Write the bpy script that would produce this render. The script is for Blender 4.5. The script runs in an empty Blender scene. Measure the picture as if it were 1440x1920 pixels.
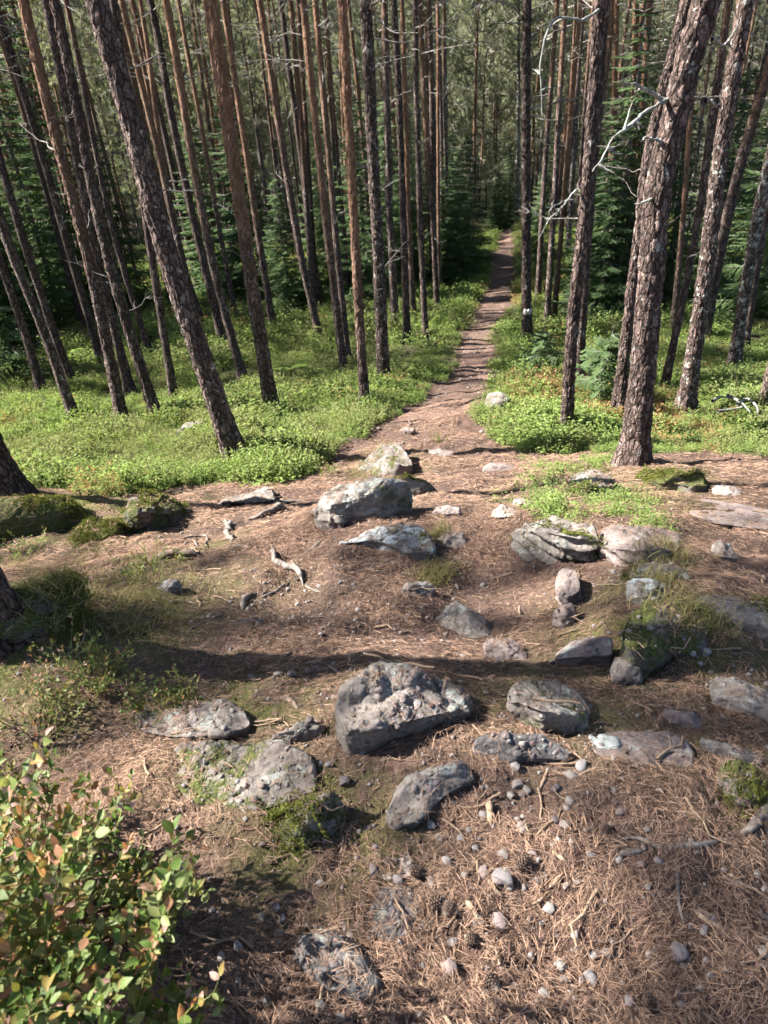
import bpy, math, random
import numpy as np
from mathutils import Vector, Matrix, Euler
from mathutils.bvhtree import BVHTree

SC = bpy.context.scene
COL = SC.collection
R = math.radians
HAZE = 0.0

# ------------------------------------------------------------------ camera
CAM_Z, PITCH, ROLL = 1.5, 33.5, 4.0
LENS, SENS_H = 25.5, 34.6
FPX = LENS / SENS_H * 1920.0
cam_d = bpy.data.cameras.new('camera'); cam = bpy.data.objects.new('camera', cam_d); COL.objects.link(cam)
cam_d.sensor_fit = 'VERTICAL'; cam_d.sensor_height = SENS_H; cam_d.sensor_width = SENS_H * 0.75; cam_d.lens = LENS
cam_d.clip_start = 0.05; cam_d.clip_end = 1200
cam.location = (0, 0, CAM_Z)
CR = (Matrix.Rotation(R(90 - PITCH), 3, 'X') @ Matrix.Rotation(R(-ROLL), 3, 'Z'))
cam.rotation_euler = CR.to_euler()
cam_d.dof.use_dof = True; cam_d.dof.focus_distance = 3.6; cam_d.dof.aperture_fstop = 9.0
SC.camera = cam

# ------------------------------------------------------------------ sky, sun, exposure
SUN_EL, SUN_AZ = 42.0, -82.0          # azimuth from +Y (view direction), negative = to the left
world = bpy.data.worlds.new('World'); SC.world = world; world.use_nodes = True
wn = world.node_tree; wn.nodes.clear()
wo = wn.nodes.new('ShaderNodeOutputWorld'); wb = wn.nodes.new('ShaderNodeBackground'); ws = wn.nodes.new('ShaderNodeTexSky')
ws.sky_type = 'NISHITA'; ws.sun_disc = False; ws.sun_elevation = R(SUN_EL); ws.sun_rotation = R(SUN_AZ); ws.dust_density = 1.5; ws.ozone_density = 0.6; ws.altitude = 600
wb.inputs['Strength'].default_value = 0.05
wn.links.new(ws.outputs[0], wb.inputs[0]); wn.links.new(wb.outputs[0], wo.inputs[0])
sun_d = bpy.data.lights.new('sun', 'SUN'); sun_o = bpy.data.objects.new('sun', sun_d); COL.objects.link(sun_o)
sun_d.energy = 5.0; sun_d.angle = R(0.53); sun_d.color = (1.0, 0.95, 0.87)
SUNV = Vector((math.sin(R(SUN_AZ)) * math.cos(R(SUN_EL)), math.cos(R(SUN_AZ)) * math.cos(R(SUN_EL)), math.sin(R(SUN_EL))))
sun_o.rotation_euler = SUNV.to_track_quat('Z', 'Y').to_euler(); sun_o.location = (0, 0, 60)
SC.view_settings.view_transform = 'Standard'; SC.view_settings.look = 'None'
SC.view_settings.exposure = 2.45; SC.view_settings.gamma = 1.0
SC.cycles.max_bounces = 4; SC.cycles.diffuse_bounces = 2; SC.cycles.glossy_bounces = 1
SC.cycles.transmission_bounces = 2; SC.cycles.transparent_max_bounces = 4; SC.cycles.volume_bounces = 0
SC.cycles.caustics_reflective = False; SC.cycles.caustics_refractive = False
SC.cycles.use_adaptive_sampling = True; SC.cycles.adaptive_threshold = 0.035; SC.cycles.adaptive_min_samples = 16
SC.cycles.use_denoising = True

# ------------------------------------------------------------------ noise
def _hash(ix, iy, iz, seed):
    h = (ix.astype(np.int64) * 374761393 + iy.astype(np.int64) * 668265263 + iz.astype(np.int64) * 2147483647 + seed * 974711) & 0xffffffff
    h = ((h ^ (h >> 13)) * 1274126177) & 0xffffffff
    h = ((h ^ (h >> 15)) * 2246822519) & 0xffffffff
    return (h ^ (h >> 16)) & 0xffffffff
def vnoise(p, seed=0):
    p = np.asarray(p, float); i = np.floor(p).astype(np.int64); f = p - i; u = f * f * f * (f * (f * 6 - 15) + 10)
    out = 0
    for dx in (0, 1):
        wx = u[:, 0] if dx else 1 - u[:, 0]
        for dy in (0, 1):
            wy = u[:, 1] if dy else 1 - u[:, 1]
            for dz in (0, 1):
                wz = u[:, 2] if dz else 1 - u[:, 2]
                out = out + wx * wy * wz * (_hash(i[:, 0] + dx, i[:, 1] + dy, i[:, 2] + dz, seed) / 4294967295.0)
    return out * 2 - 1
def fbm(p, octaves=4, seed=0, gain=0.5):
    p = np.asarray(p, float); a, s, t = 1.0, 0.0, 0.0
    for k in range(octaves):
        s = s + a * vnoise(p * (2.03 ** k) + 17.3 * k, seed + k); t += a; a *= gain
    return s / t
def cells(p, seed=0):
    """F1, F2 distances and cell id hash of a jittered 3-D cell pattern"""
    p = np.asarray(p, float); i = np.floor(p).astype(np.int64); n = len(p)
    f1 = np.full(n, 9.0); f2 = np.full(n, 9.0); idh = np.zeros(n)
    for dx in (-1, 0, 1):
        for dy in (-1, 0, 1):
            for dz in (-1, 0, 1):
                c = i + np.array([dx, dy, dz]); j = [_hash(c[:, 0], c[:, 1], c[:, 2], seed + k) / 4294967295.0 for k in range(4)]
                q = c + np.stack(j[:3], 1); d = np.sqrt(((q - p) ** 2).sum(1))
                closer = d < f1
                f2 = np.where(closer, f1, np.minimum(f2, d)); idh = np.where(closer, j[3], idh); f1 = np.where(closer, d, f1)
    return f1, f2, idh
def smooth(a, b, x):
    t = np.clip((x - a) / (b - a), 0, 1); return t * t * (3 - 2 * t)

# ------------------------------------------------------------------ terrain height
_PY = [-60, -10, -2, 0, 1, 2, 3, 4, 5, 6, 8, 10, 14, 22, 30, 37, 45, 55, 80, 110, 140, 170, 240, 330, 400]
_PD = [-2, 1.0, 1.4, 1.5, 1.58, 1.85, 2.2, 2.58, 2.98, 3.36, 3.95, 4.42, 5.25, 6.55, 7.7, 8.65, 10.6, 14, 24, 35, 41, 40, 20, -14, -30]
_fy = np.linspace(-60, 400, 9201); _fd = np.interp(_fy, _PY, _PD)
_k = np.exp(-np.linspace(-2, 2, 41) ** 2); _k /= _k.sum()
_fd = np.convolve(np.pad(_fd, 20, mode='edge'), _k, mode='valid')
LUMPS = []        # x, y, rx, ry, height: soft rises and hollows of the ground, filled in below
def H(x, y, fine=True):
    x = np.atleast_1d(np.asarray(x, float)); y = np.atleast_1d(np.asarray(y, float))
    z = CAM_Z - np.interp(y, _fy, _fd)
    for (lx, ly, rx, ry, h) in LUMPS:
        z = z + h * np.exp(-((x - lx) / rx) ** 2 - ((y - ly) / ry) ** 2)
    p = np.stack([x, y, np.zeros_like(x)], 1)
    far = smooth(8, 40, y)
    z = z + fbm(p * 0.55, 3, 5) * (0.10 + 0.5 * far) * smooth(-1.0, 2.5, np.hypot(x, y))
    if fine:
        near = 1 - smooth(8, 22, np.hypot(x, y))
        z = z + near * (fbm(p * 3.1, 4, 11) * 0.055 + fbm(p * 14, 3, 23) * 0.020)
    return z
_GR = {}
def grids():
    """sampled copies of H for quick look-ups"""
    for fine in (True, False):
        for nm, x0, x1, y0, y1, st in (('n', -9, 9, -1, 15, .03), ('f', -150, 150, -20, 305, .6)):
            X, Y = np.meshgrid(np.arange(x0, x1 + st, st), np.arange(y0, y1 + st, st)); Z = H(X.ravel(), Y.ravel(), fine).reshape(X.shape)
            _GR[nm, fine] = (x0, y0, st, Z, Z.tolist(), X.shape[1], X.shape[0])
def h1(x, y, fine=True):
    if not _GR: return float(H(x, y, fine)[0])
    x0, y0, st, Z, Zl, nx, ny = _GR['n' if -8.9 < x < 8.9 and -.9 < y < 14.9 else 'f', fine]
    a = (x - x0) / st; b = (y - y0) / st; i = min(max(int(a), 0), nx - 2); j = min(max(int(b), 0), ny - 2); a -= i; b -= j; r0 = Zl[j]; r1 = Zl[j + 1]
    return (r0[i] * (1 - a) + r0[i + 1] * a) * (1 - b) + (r1[i] * (1 - a) + r1[i + 1] * a) * b
def Hq(x, y, fine=True):
    if not _GR: return H(x, y, fine)
    out = np.zeros(len(x)); near = (np.abs(x) < 8.9) & (y > -.9) & (y < 14.9)
    for m, nm in ((near, 'n'), (~near, 'f')):
        if not m.any(): continue
        x0, y0, st, Z, Zl, nx, ny = _GR[nm, fine]; a = (x[m] - x0) / st; b = (y[m] - y0) / st; i = np.clip(a.astype(int), 0, nx - 2); j = np.clip(b.astype(int), 0, ny - 2); a = np.clip(a - i, 0, 1); b = np.clip(b - j, 0, 1)
        out[m] = (Z[j, i] * (1 - a) + Z[j, i + 1] * a) * (1 - b) + (Z[j + 1, i] * (1 - a) + Z[j + 1, i + 1] * a) * b
    return out
CAMP = np.array([0, 0, CAM_Z]); CRn = np.array(CR)
def ray(u, v):
    d = CRn @ np.array([(u - 720) / FPX, (960 - v) / FPX, -1.0]); return d / np.linalg.norm(d)
_t = np.concatenate([np.linspace(0.3, 12, 600), np.linspace(12.05, 180, 1000)])
def pix(u, v, fine=True):
    """point of the ground seen at photo pixel (u, v)"""
    d = ray(u, v); P = CAMP + _t[:, None] * d
    g = P[:, 2] - Hq(P[:, 0], P[:, 1], fine); k = np.argmax(g < 0)
    if g[k] >= 0: k = len(_t) - 1
    a = g[k - 1] / (g[k - 1] - g[k] + 1e-12); q = P[k - 1] + a * (P[k] - P[k - 1])
    return Vector((q[0], q[1], h1(q[0], q[1], fine)))
def proj(P):
    q = (np.asarray(P, float) - CAMP) @ CRn; w = -q[:, 2]; w2 = np.where(w > 0.05, w, 0.05)
    return 720 + FPX * q[:, 0] / w2, 960 - FPX * q[:, 1] / w2, w
def depth(p): return float(proj(np.array([p]))[2][0])
def on_plane_y(u, v, y0):
    d = ray(u, v); t = y0 / d[1]; return Vector(CAMP + t * d)
def in_poly(u, v, poly):
    u = np.asarray(u); v = np.asarray(v); c = np.zeros(u.shape, bool); n = len(poly)
    for i in range(n):
        x0, y0 = poly[i]; x1, y1 = poly[(i + 1) % n]
        cond = ((y0 > v) != (y1 > v)) & (u < (x1 - x0) * (v - y0) / ((y1 - y0) if y1 != y0 else 1e-9) + x0)
        c ^= cond
    return c
def lump_px(u, v, rx, ry, h):
    p = pix(u, v, False); LUMPS.append((p.x, p.y, rx, ry, h))
# mound under the shrub at the lower left, the outcrops, and the worn hollow between them
LUMPS.append((-0.75, 0.40, 0.50, 0.38, 0.30))
LUMPS.append((-2.6, 1.5, 1.2, 1.0, 0.25))
_L = []
for a in [(690, 1010, .75, .55, .16), (1150, 1030, .7, .5, .16), (1260, 1180, .5, .45, .15), (900, 1090, .32, .55, -.10), (960, 1200, .3, .3, -.06),
          (60, 960, .9, .5, .16), (60, 1190, .6, .45, .12), (1040, 760, 1.2, 1.2, .22), (700, 1330, .5, .35, .07), (1000, 1460, .7, .35, .08)]:
    p = pix(a[0], a[1], False); _L.append((p.x, p.y, a[2], a[3], a[4]))
LUMPS += _L
grids()

# ------------------------------------------------------------------ mesh helpers
def me_from(name, V, F, mat=None, sm=True, attr=None):
    """F: (n,k) int array or list of such arrays"""
    V = np.asarray(V, np.float32); Fs = F if isinstance(F, list) else [F]
    Fs = [np.asarray(f, np.int32) for f in Fs if len(f)]
    m = bpy.data.meshes.new(name)
    m.vertices.add(len(V)); m.vertices.foreach_set('co', V.ravel())
    nl = sum(f.size for f in Fs); npoly = sum(len(f) for f in Fs)
    m.loops.add(nl); m.polygons.add(npoly)
    m.loops.foreach_set('vertex_index', np.concatenate([f.ravel() for f in Fs]))
    tot = np.concatenate([np.full(len(f), f.shape[1], np.int32) for f in Fs]); st = np.concatenate([[0], np.cumsum(tot)[:-1]]).astype(np.int32)
    m.polygons.foreach_set('loop_start', st)
    m.polygons.foreach_set('use_smooth', np.full(npoly, bool(sm)))
    if attr:
        for k, a in attr.items():
            a = np.asarray(a, np.float32)
            at = m.attributes.new(k, 'FLOAT' if a.ndim == 1 else 'FLOAT_COLOR', 'POINT')
            at.data.foreach_set('value' if a.ndim == 1 else 'color', a.ravel())
    m.update(calc_edges=True); m.validate()
    if mat:
        for mm in (mat if isinstance(mat, (list, tuple)) else [mat]): m.materials.append(mm)
    return m
class MB:
    """collects triangles and quads"""
    def __init__(s): s.v = []; s.t = []; s.q = []; s.n = 0; s.c = []
    def add(s, V, T=None, Q=None, col=None):
        V = np.asarray(V, float).reshape(-1, 3)
        if T is not None and len(T): s.t.append(np.asarray(T) + s.n)
        if Q is not None and len(Q): s.q.append(np.asarray(Q) + s.n)
        s.v.append(V); s.n += len(V)
        if col is not None: s.c.append(np.broadcast_to(np.asarray(col, float), (len(V),)) if np.ndim(col) <= 1 else col)
    def tube(s, P, rad, sides=5, col=None):
        V, Q = tube(P, rad, sides); s.add(V, Q=Q, col=col)
    def mesh(s, name, mat, sm=True):
        F = []
        if s.t: F.append(np.concatenate(s.t))
        if s.q: F.append(np.concatenate(s.q))
        at = {'tint': np.concatenate(s.c)} if s.c else None
        return me_from(name, np.concatenate(s.v), F, mat, sm, at)
def frames(P):
    P = np.asarray(P, float); T = np.gradient(P, axis=0); T /= np.linalg.norm(T, axis=1)[:, None] + 1e-12
    a = np.array([0, 1, 0.]) if abs(T[0][1]) < 0.8 else np.array([1., 0, 0])
    n = np.cross(T[0], a); n /= np.linalg.norm(n); N = [n]
    for k in range(1, len(P)):
        n = N[-1] - T[k] * (N[-1] @ T[k]); N.append(n / (np.linalg.norm(n) + 1e-12))
    N = np.array(N); return T, N, np.cross(T, N)
def tube(P, rad, sides=6):
    P = np.asarray(P, float); n = len(P); T, N, B = frames(P); rad = np.broadcast_to(np.asarray(rad, float), (n,))
    a = np.linspace(0, 2 * np.pi, sides, endpoint=False)
    V = P[:, None] + rad[:, None, None] * (np.cos(a)[None, :, None] * N[:, None] + np.sin(a)[None, :, None] * B[:, None])
    i = np.arange(n - 1)[:, None] * sides; j = np.arange(sides)[None]; j2 = (j + 1) % sides
    Q = np.stack([i + j, i + j2, i + sides + j2, i + sides + j], -1).reshape(-1, 4)
    return V.reshape(-1, 3), Q
def ob(name, mesh, parent=None, loc=None, rot=None, scale=None):
    o = bpy.data.objects.new(name, mesh); COL.objects.link(o)
    if parent: o.parent = parent
    if loc is not None: o.location = loc
    if rot is not None: o.rotation_euler = rot
    if scale is not None: o.scale = scale if hasattr(scale, '__len__') else (scale,) * 3
    return o
def tag(o, label=None, cat=None, group=None, kind=None):
    if label: o['label'] = label
    if cat: o['category'] = cat
    if group: o['group'] = group
    if kind: o['kind'] = kind
    return o
def spline(P, n):
    """smooth curve through control points"""
    P = np.asarray(P, float); k = len(P)
    if k == 2: return P[0] + (P[1] - P[0]) * np.linspace(0, 1, n)[:, None]
    d = np.concatenate([[0], np.cumsum(np.linalg.norm(np.diff(P, axis=0), axis=1))]); m = np.gradient(P, d, axis=0)
    t = np.linspace(0, d[-1], n); i = np.clip(np.searchsorted(d, t) - 1, 0, k - 2); h = d[i + 1] - d[i]; s = ((t - d[i]) / h)[:, None]; h = h[:, None]
    return (2*s**3-3*s**2+1)*P[i] + (s**3-2*s**2+s)*h*m[i] + (-2*s**3+3*s**2)*P[i+1] + (s**3-s**2)*h*m[i+1]
_gn = {}
def scatter(name, pts, rot, scl, idx, sources, label, cat=None):
    """one 'stuff' object: the source meshes set out at the points"""
    c = bpy.data.collections.new(name + '_sources')
    for k, m in enumerate(sources):
        c.objects.link(bpy.data.objects.new('%s_%02d' % (name, k), m))
    m = bpy.data.meshes.new(name); n = len(pts); m.vertices.add(n); m.vertices.foreach_set('co', np.asarray(pts, np.float32).ravel())
    a = m.attributes.new('rot', 'FLOAT_VECTOR', 'POINT'); a.data.foreach_set('vector', np.asarray(rot, np.float32).ravel())
    a = m.attributes.new('scl', 'FLOAT', 'POINT'); a.data.foreach_set('value', np.asarray(scl, np.float32))
    a = m.attributes.new('idx', 'INT', 'POINT'); a.data.foreach_set('value', np.asarray(idx, np.int32))
    o = ob(name, m)
    g = bpy.data.node_groups.new(name + '_scatter', 'GeometryNodeTree')
    g.interface.new_socket('Geometry', in_out='INPUT', socket_type='NodeSocketGeometry')
    g.interface.new_socket('Geometry', in_out='OUTPUT', socket_type='NodeSocketGeometry')
    N = g.nodes; gi = N.new('NodeGroupInput'); go = N.new('NodeGroupOutput'); ip = N.new('GeometryNodeInstanceOnPoints'); ci = N.new('GeometryNodeCollectionInfo')
    ci.inputs['Collection'].default_value = c; ci.inputs['Separate Children'].default_value = True; ci.inputs['Reset Children'].default_value = True
    def na(nm, ty):
        q = N.new('GeometryNodeInputNamedAttribute'); q.data_type = ty; q.inputs['Name'].default_value = nm; return q.outputs['Attribute']
    e = N.new('FunctionNodeEulerToRotation')
    L = g.links
    L.new(gi.outputs[0], ip.inputs['Points']); L.new(ci.outputs[0], ip.inputs['Instance']); ip.inputs['Pick Instance'].default_value = True
    L.new(na('idx', 'INT'), ip.inputs['Instance Index']); L.new(na('rot', 'FLOAT_VECTOR'), e.inputs[0]); L.new(e.outputs[0], ip.inputs['Rotation'])
    L.new(na('scl', 'FLOAT'), ip.inputs['Scale']); L.new(ip.outputs[0], go.inputs[0])
    md = o.modifiers.new('scatter', 'NODES'); md.node_group = g
    return tag(o, label, cat, None, 'stuff')
def normals_at(x, y, e=0.06):
    zx = (H(x + e, y, False) - H(x - e, y, False)) / (2 * e); zy = (H(x, y + e, False) - H(x, y - e, False)) / (2 * e)
    return zx, zy
def rot_on_slope(x, y, yaw, amount=1.0):
    """euler XYZ that tilts local z to the slope normal and spins by yaw"""
    zx, zy = normals_at(x, y); out = np.zeros((len(x), 3))
    # R = Ry(b) Rx(a) approximated; compose with the spin exactly
    for k in range(len(x)):
        n = Vector((-zx[k] * amount, -zy[k] * amount, 1)).normalized()
        q = Vector((0, 0, 1)).rotation_difference(n); e = (q.to_matrix() @ Matrix.Rotation(yaw[k], 3, 'Z')).to_euler(); out[k] = e
    return out

# ------------------------------------------------------------------ materials
class NT:
    def __init__(s, name):
        s.m = bpy.data.materials.new(name); s.m.use_nodes = True; s.t = s.m.node_tree; s.N = s.t.nodes; s.L = s.t.links
        s.N.clear(); s.out = s.N.new('ShaderNodeOutputMaterial')
    def n(s, ty, **kw):
        q = s.N.new('ShaderNode' + ty)
        for k, v in kw.items():
            if k.startswith('i_'):
                key = k[2:].replace('_', ' '); s.set(q.inputs[int(key) if key.isdigit() else key], v)
            else: setattr(q, k, v)
        return q
    def set(s, inp, v):
        if isinstance(v, bpy.types.NodeSocket): s.L.new(v, inp)
        elif isinstance(v, (tuple, list)) and len(v) == 3 and inp.type == 'RGBA': inp.default_value = (*v, 1)
        else: inp.default_value = v
    def co(s, what='Object'): return s.n('TexCoord').outputs[what]
    def mapping(s, v, scale=(1, 1, 1), loc=(0, 0, 0)):
        return s.n('Mapping', i_Vector=v, i_Scale=scale, i_Location=loc).outputs[0]
    def noise(s, v, scale, detail=4, rough=0.55, dist=0.0, out='Fac'):
        return s.n('TexNoise', i_Vector=v, i_Scale=scale, i_Detail=detail, i_Roughness=rough, i_Distortion=dist).outputs[out]
    def voro(s, v, scale, feature='F1', out='Distance', rnd=1.0):
        return s.n('TexVoronoi', feature=feature, i_Vector=v, i_Scale=scale, i_Randomness=rnd).outputs[out]
    def ramp(s, f, stops, interp='LINEAR'):
        q = s.n('ValToRGB', i_Fac=f); r = q.color_ramp; r.interpolation = interp
        while len(r.elements) < len(stops): r.elements.new(0.5)
        for e, (p, c) in zip(r.elements, stops):
            e.position = p; e.color = (*c, 1) if hasattr(c, '__len__') else (c, c, c, 1)
        return q.outputs[0]
    def mix(s, f, a, b, mode='MIX'):
        q = s.n('Mix', data_type='RGBA', blend_type=mode); s.set(q.inputs[0], f); s.set(q.inputs[6], a); s.set(q.inputs[7], b); return q.outputs[2]
    def math(s, op, a, b=0.0, clamp=False):
        q = s.n('Math', operation=op, use_clamp=clamp); s.set(q.inputs[0], a); s.set(q.inputs[1], b); return q.outputs[0]
    def mr(s, v, a, b, c=0.0, d=1.0):
        return s.n('MapRange', i_0=v, i_1=a, i_2=b, i_3=c, i_4=d).outputs[0]
    def bump(s, h, strength=0.5, dist=0.02, normal=None):
        q = s.n('Bump', i_Height=h, i_Strength=strength, i_Distance=dist)
        if normal is not None: s.L.new(normal, q.inputs['Normal'])
        return q.outputs[0]
    def bsdf(s, col, rough=0.8, normal=None, spec=0.3):
        b = s.n('BsdfPrincipled'); s.set(b.inputs['Base Color'], col); s.set(b.inputs['Roughness'], rough); s.set(b.inputs['Specular IOR Level'], spec)
        if normal is not None: s.L.new(normal, b.inputs['Normal'])
        return b.outputs[0]
    def done(s, sh): s.L.new(sh, s.out.inputs['Surface']); return s.m
    def leaf(s, col, trans=0.45, rough=0.5, spec=0.3):
        t = s.n('BsdfTranslucent'); s.set(t.inputs['Color'], s.mix(1.0, col, (1.0, 1.0, 0.6), 'MULTIPLY'))
        q = s.n('MixShader', i_0=trans); d_ = s.n('BsdfDiffuse'); s.set(d_.inputs['Color'], col); s.L.new(s.bsdf(col, rough, None, spec) if spec > .38 else d_.outputs[0], q.inputs[1]); s.L.new(t.outputs[0], q.inputs[2]); return s.done(q.outputs[0])

def m_ground():
    t = NT('needle_litter'); p = t.co('Object')
    zone = t.n('Attribute', attribute_name='zone').outputs['Color']; sep = t.n('SeparateColor', i_0=zone).outputs
    # overlapping needle directions: three stretched noises
    n1 = t.noise(t.mapping(p, (16, 150, 40)), 1.0, 3, .6, .6); n2 = t.noise(t.mapping(p, (140, 22, 40)), 1.0, 3, .6, .6)
    n3 = t.noise(p, 2.2, 5, .6); n4 = t.noise(p, 60, 4, .65); n5 = t.noise(p, 11, 4, .6)
    nd = t.math('MAXIMUM', n1, n2)
    c = t.ramp(nd, [(.38, (.020, .013, .011)), (.52, (.070, .044, .036)), (.66, (.165, .108, .085)), (.8, (.28, .20, .16))])
    c = t.mix(t.ramp(n5, [(.42, 0), (.62, .75)]), c, t.ramp(n4, [(.35, (.022, .016, .014)), (.6, (.085, .055, .044)), (.75, (.20, .15, .13))]))
    c = t.mix(t.ramp(n3, [(.35, 0.0), (.7, .5)]), c, t.mix(n4, (.045, .028, .022), (.15, .092, .068)))
    moss = t.math('MULTIPLY', sep[0], t.ramp(t.noise(p, 7, 5, .65), [(.36, 0), (.56, 1)]))
    c = t.mix(moss, c, t.ramp(t.noise(p, 120, 3, .7), [(.3, (.022, .026, .006)), (.55, (.085, .095, .022)), (.75, (.19, .19, .05))]))
    # stand floor beyond the cover: dark green humus
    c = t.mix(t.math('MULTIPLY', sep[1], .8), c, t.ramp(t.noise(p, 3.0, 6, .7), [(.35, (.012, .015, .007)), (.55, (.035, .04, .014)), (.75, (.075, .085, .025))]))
    b = t.bump(t.math('ADD', t.math('MULTIPLY', nd, .5), n4), .9, .012)
    return t.done(t.bsdf(c, .92, b, .15))
def m_path():
    t = NT('trodden_path'); p = t.co('Object')
    n1 = t.noise(p, 5, 6, .65); n2 = t.noise(p, 45, 5, .7); n3 = t.noise(t.mapping(p, (9, 60, 20)), 1, 3, .6, .5)
    c = t.ramp(t.math('ADD', t.math('MULTIPLY', n2, .6), t.math('MULTIPLY', n3, .4)), [(.34, (.04, .026, .022)), (.5, (.13, .085, .067)), (.64, (.23, .16, .128)), (.75, (.34, .26, .22))])
    c = t.mix(t.ramp(n1, [(.4, 0), (.65, .6)]), c, (.10, .06, .045))
    st = t.ramp(t.voro(p, 16), [(.06, 1), (.16, 0)]); c = t.mix(t.math('MULTIPLY', st, .5), c, (.40, .35, .32))
    return t.done(t.bsdf(c, .92, t.bump(n2, .8, .02), .15))
def m_bark(kind):
    """object colour: r = height (m/10) where the bark turns orange, g = lichen, b = brightness"""
    t = NT('pine_bark_' + kind); p = t.co('Object'); oi = t.n('ObjectInfo'); oc = t.n('SeparateColor', i_0=oi.outputs['Color']).outputs
    z = t.n('SeparateXYZ', i_0=p).outputs[2]
    off = t.n('VectorMath', operation='ADD'); t.L.new(p, off.inputs[0]); cm = t.n('CombineXYZ', i_0=t.math('MULTIPLY', oi.outputs['Random'], 31.0), i_1=t.math('MULTIPLY', oi.outputs['Random'], 57.0)).outputs[0]; t.L.new(cm, off.inputs[1])
    q = off.outputs[0]
    wob = t.n('VectorMath', operation='SCALE'); t.L.new(t.noise(q, 9, 3, .6, 0, 'Color'), wob.inputs[0]); wob.inputs['Scale'].default_value = .06
    qq = t.n('VectorMath', operation='ADD'); t.L.new(q, qq.inputs[0]); t.L.new(wob.outputs[0], qq.inputs[1])
    st = t.mapping(qq.outputs[0], (1, 1, .38))
    e1 = t.voro(st, 26, 'DISTANCE_TO_EDGE'); e2 = t.voro(st, 60, 'DISTANCE_TO_EDGE'); cid = t.voro(st, 26, 'F1', 'Color')
    fine = t.noise(q, 55, 5, .7)
    fis = t.math('MULTIPLY', t.ramp(e1, [(.0, 0), (.16, 1)]), t.ramp(e2, [(0, .45), (.14, 1)]))
    plate = t.ramp(t.math('ADD', t.math('MULTIPLY', fine, .7), t.math('MULTIPLY', t.n('SeparateColor', i_0=cid).outputs[0], .3)),
                   [(.3, (.058, .040, .035)), (.5, (.14, .097, .085)), (.66, (.245, .18, .158)), (.8, (.38, .305, .275))])
    low = t.mix(fis, (.022, .015, .013), plate)
    flake = t.noise(t.mapping(qq.outputs[0], (1, 1, .5)), 22, 5, .7)
    org = t.ramp(flake, [(.3, (.088, .048, .032)), (.5, (.20, .112, .070)), (.68, (.32, .20, .132)), (.82, (.44, .33, .245))])
    org = t.mix(t.math('MULTIPLY', t.ramp(e1, [(0, 1), (.07, 0)]), .55), org, (.09, .04, .025))
    up = t.mr(t.math('ADD', z, t.math('MULTIPLY', t.noise(q, 2.2, 3), 2.2)), t.math('ADD', t.math('MULTIPLY', oc[0], 10.0), .2), t.math('ADD', t.math('MULTIPLY', oc[0], 10.0), 2.6))
    c = t.mix(up, low, org)
    ln = t.noise(q, 15, 6, .72); lm = t.mr(ln, t.math('SUBTRACT', .70, t.math('MULTIPLY', oc[1], .2)), t.math('SUBTRACT', .76, t.math('MULTIPLY', oc[1], .2)))
    lm = t.math('MULTIPLY', lm, t.math('SUBTRACT', 1.0, t.math('MULTIPLY', up, .75)))
    c = t.mix(t.math('MULTIPLY', lm, .7), c, t.mix(fine, (.30, .31, .27), (.64, .65, .60)))
    c = t.mix(1.0, c, t.n('CombineColor', i_0=oc[2], i_1=oc[2], i_2=oc[2]).outputs[0], 'MULTIPLY')
    hh = t.math('ADD', t.math('MULTIPLY', fis, 1.0), t.math('MULTIPLY', fine, .5))
    return t.done(t.bsdf(c, .9, t.bump(hh, .9, .012 if kind == 'near' else .02), .2))
def m_wood(name, a, b, lich=0.3):
    t = NT(name); p = t.co('Object'); n1 = t.noise(p, 14, 5, .65); n2 = t.noise(t.mapping(p, (60, 60, 9)), 1, 4, .6)
    c = t.mix(t.ramp(n2, [(.35, 0), (.65, 1)]), a, b); c = t.mix(t.math('MULTIPLY', t.ramp(n1, [(.5, 0), (.62, 1)]), lich), c, (.46, .47, .43))
    return t.done(t.bsdf(c, .85, t.bump(n2, .6, .006), .2))
def m_leaf(name, a, b, trans=.45, rough=.45, rnd=True, spec=.35):
    t = NT(name); oi = t.n('ObjectInfo').outputs['Random']; p = t.co('Object')
    f = t.math('ADD', t.math('MULTIPLY', oi, .55), t.math('MULTIPLY', t.noise(p, 9, 3), .55))
    at = t.n('Attribute', attribute_name='tint').outputs['Fac']
    f = t.math('ADD', f, t.math('MULTIPLY', at, .35))
    return t.leaf(t.mix(t.ramp(f, [(.25, 0), (.85, 1)]), a, b), trans, rough, spec)
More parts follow.
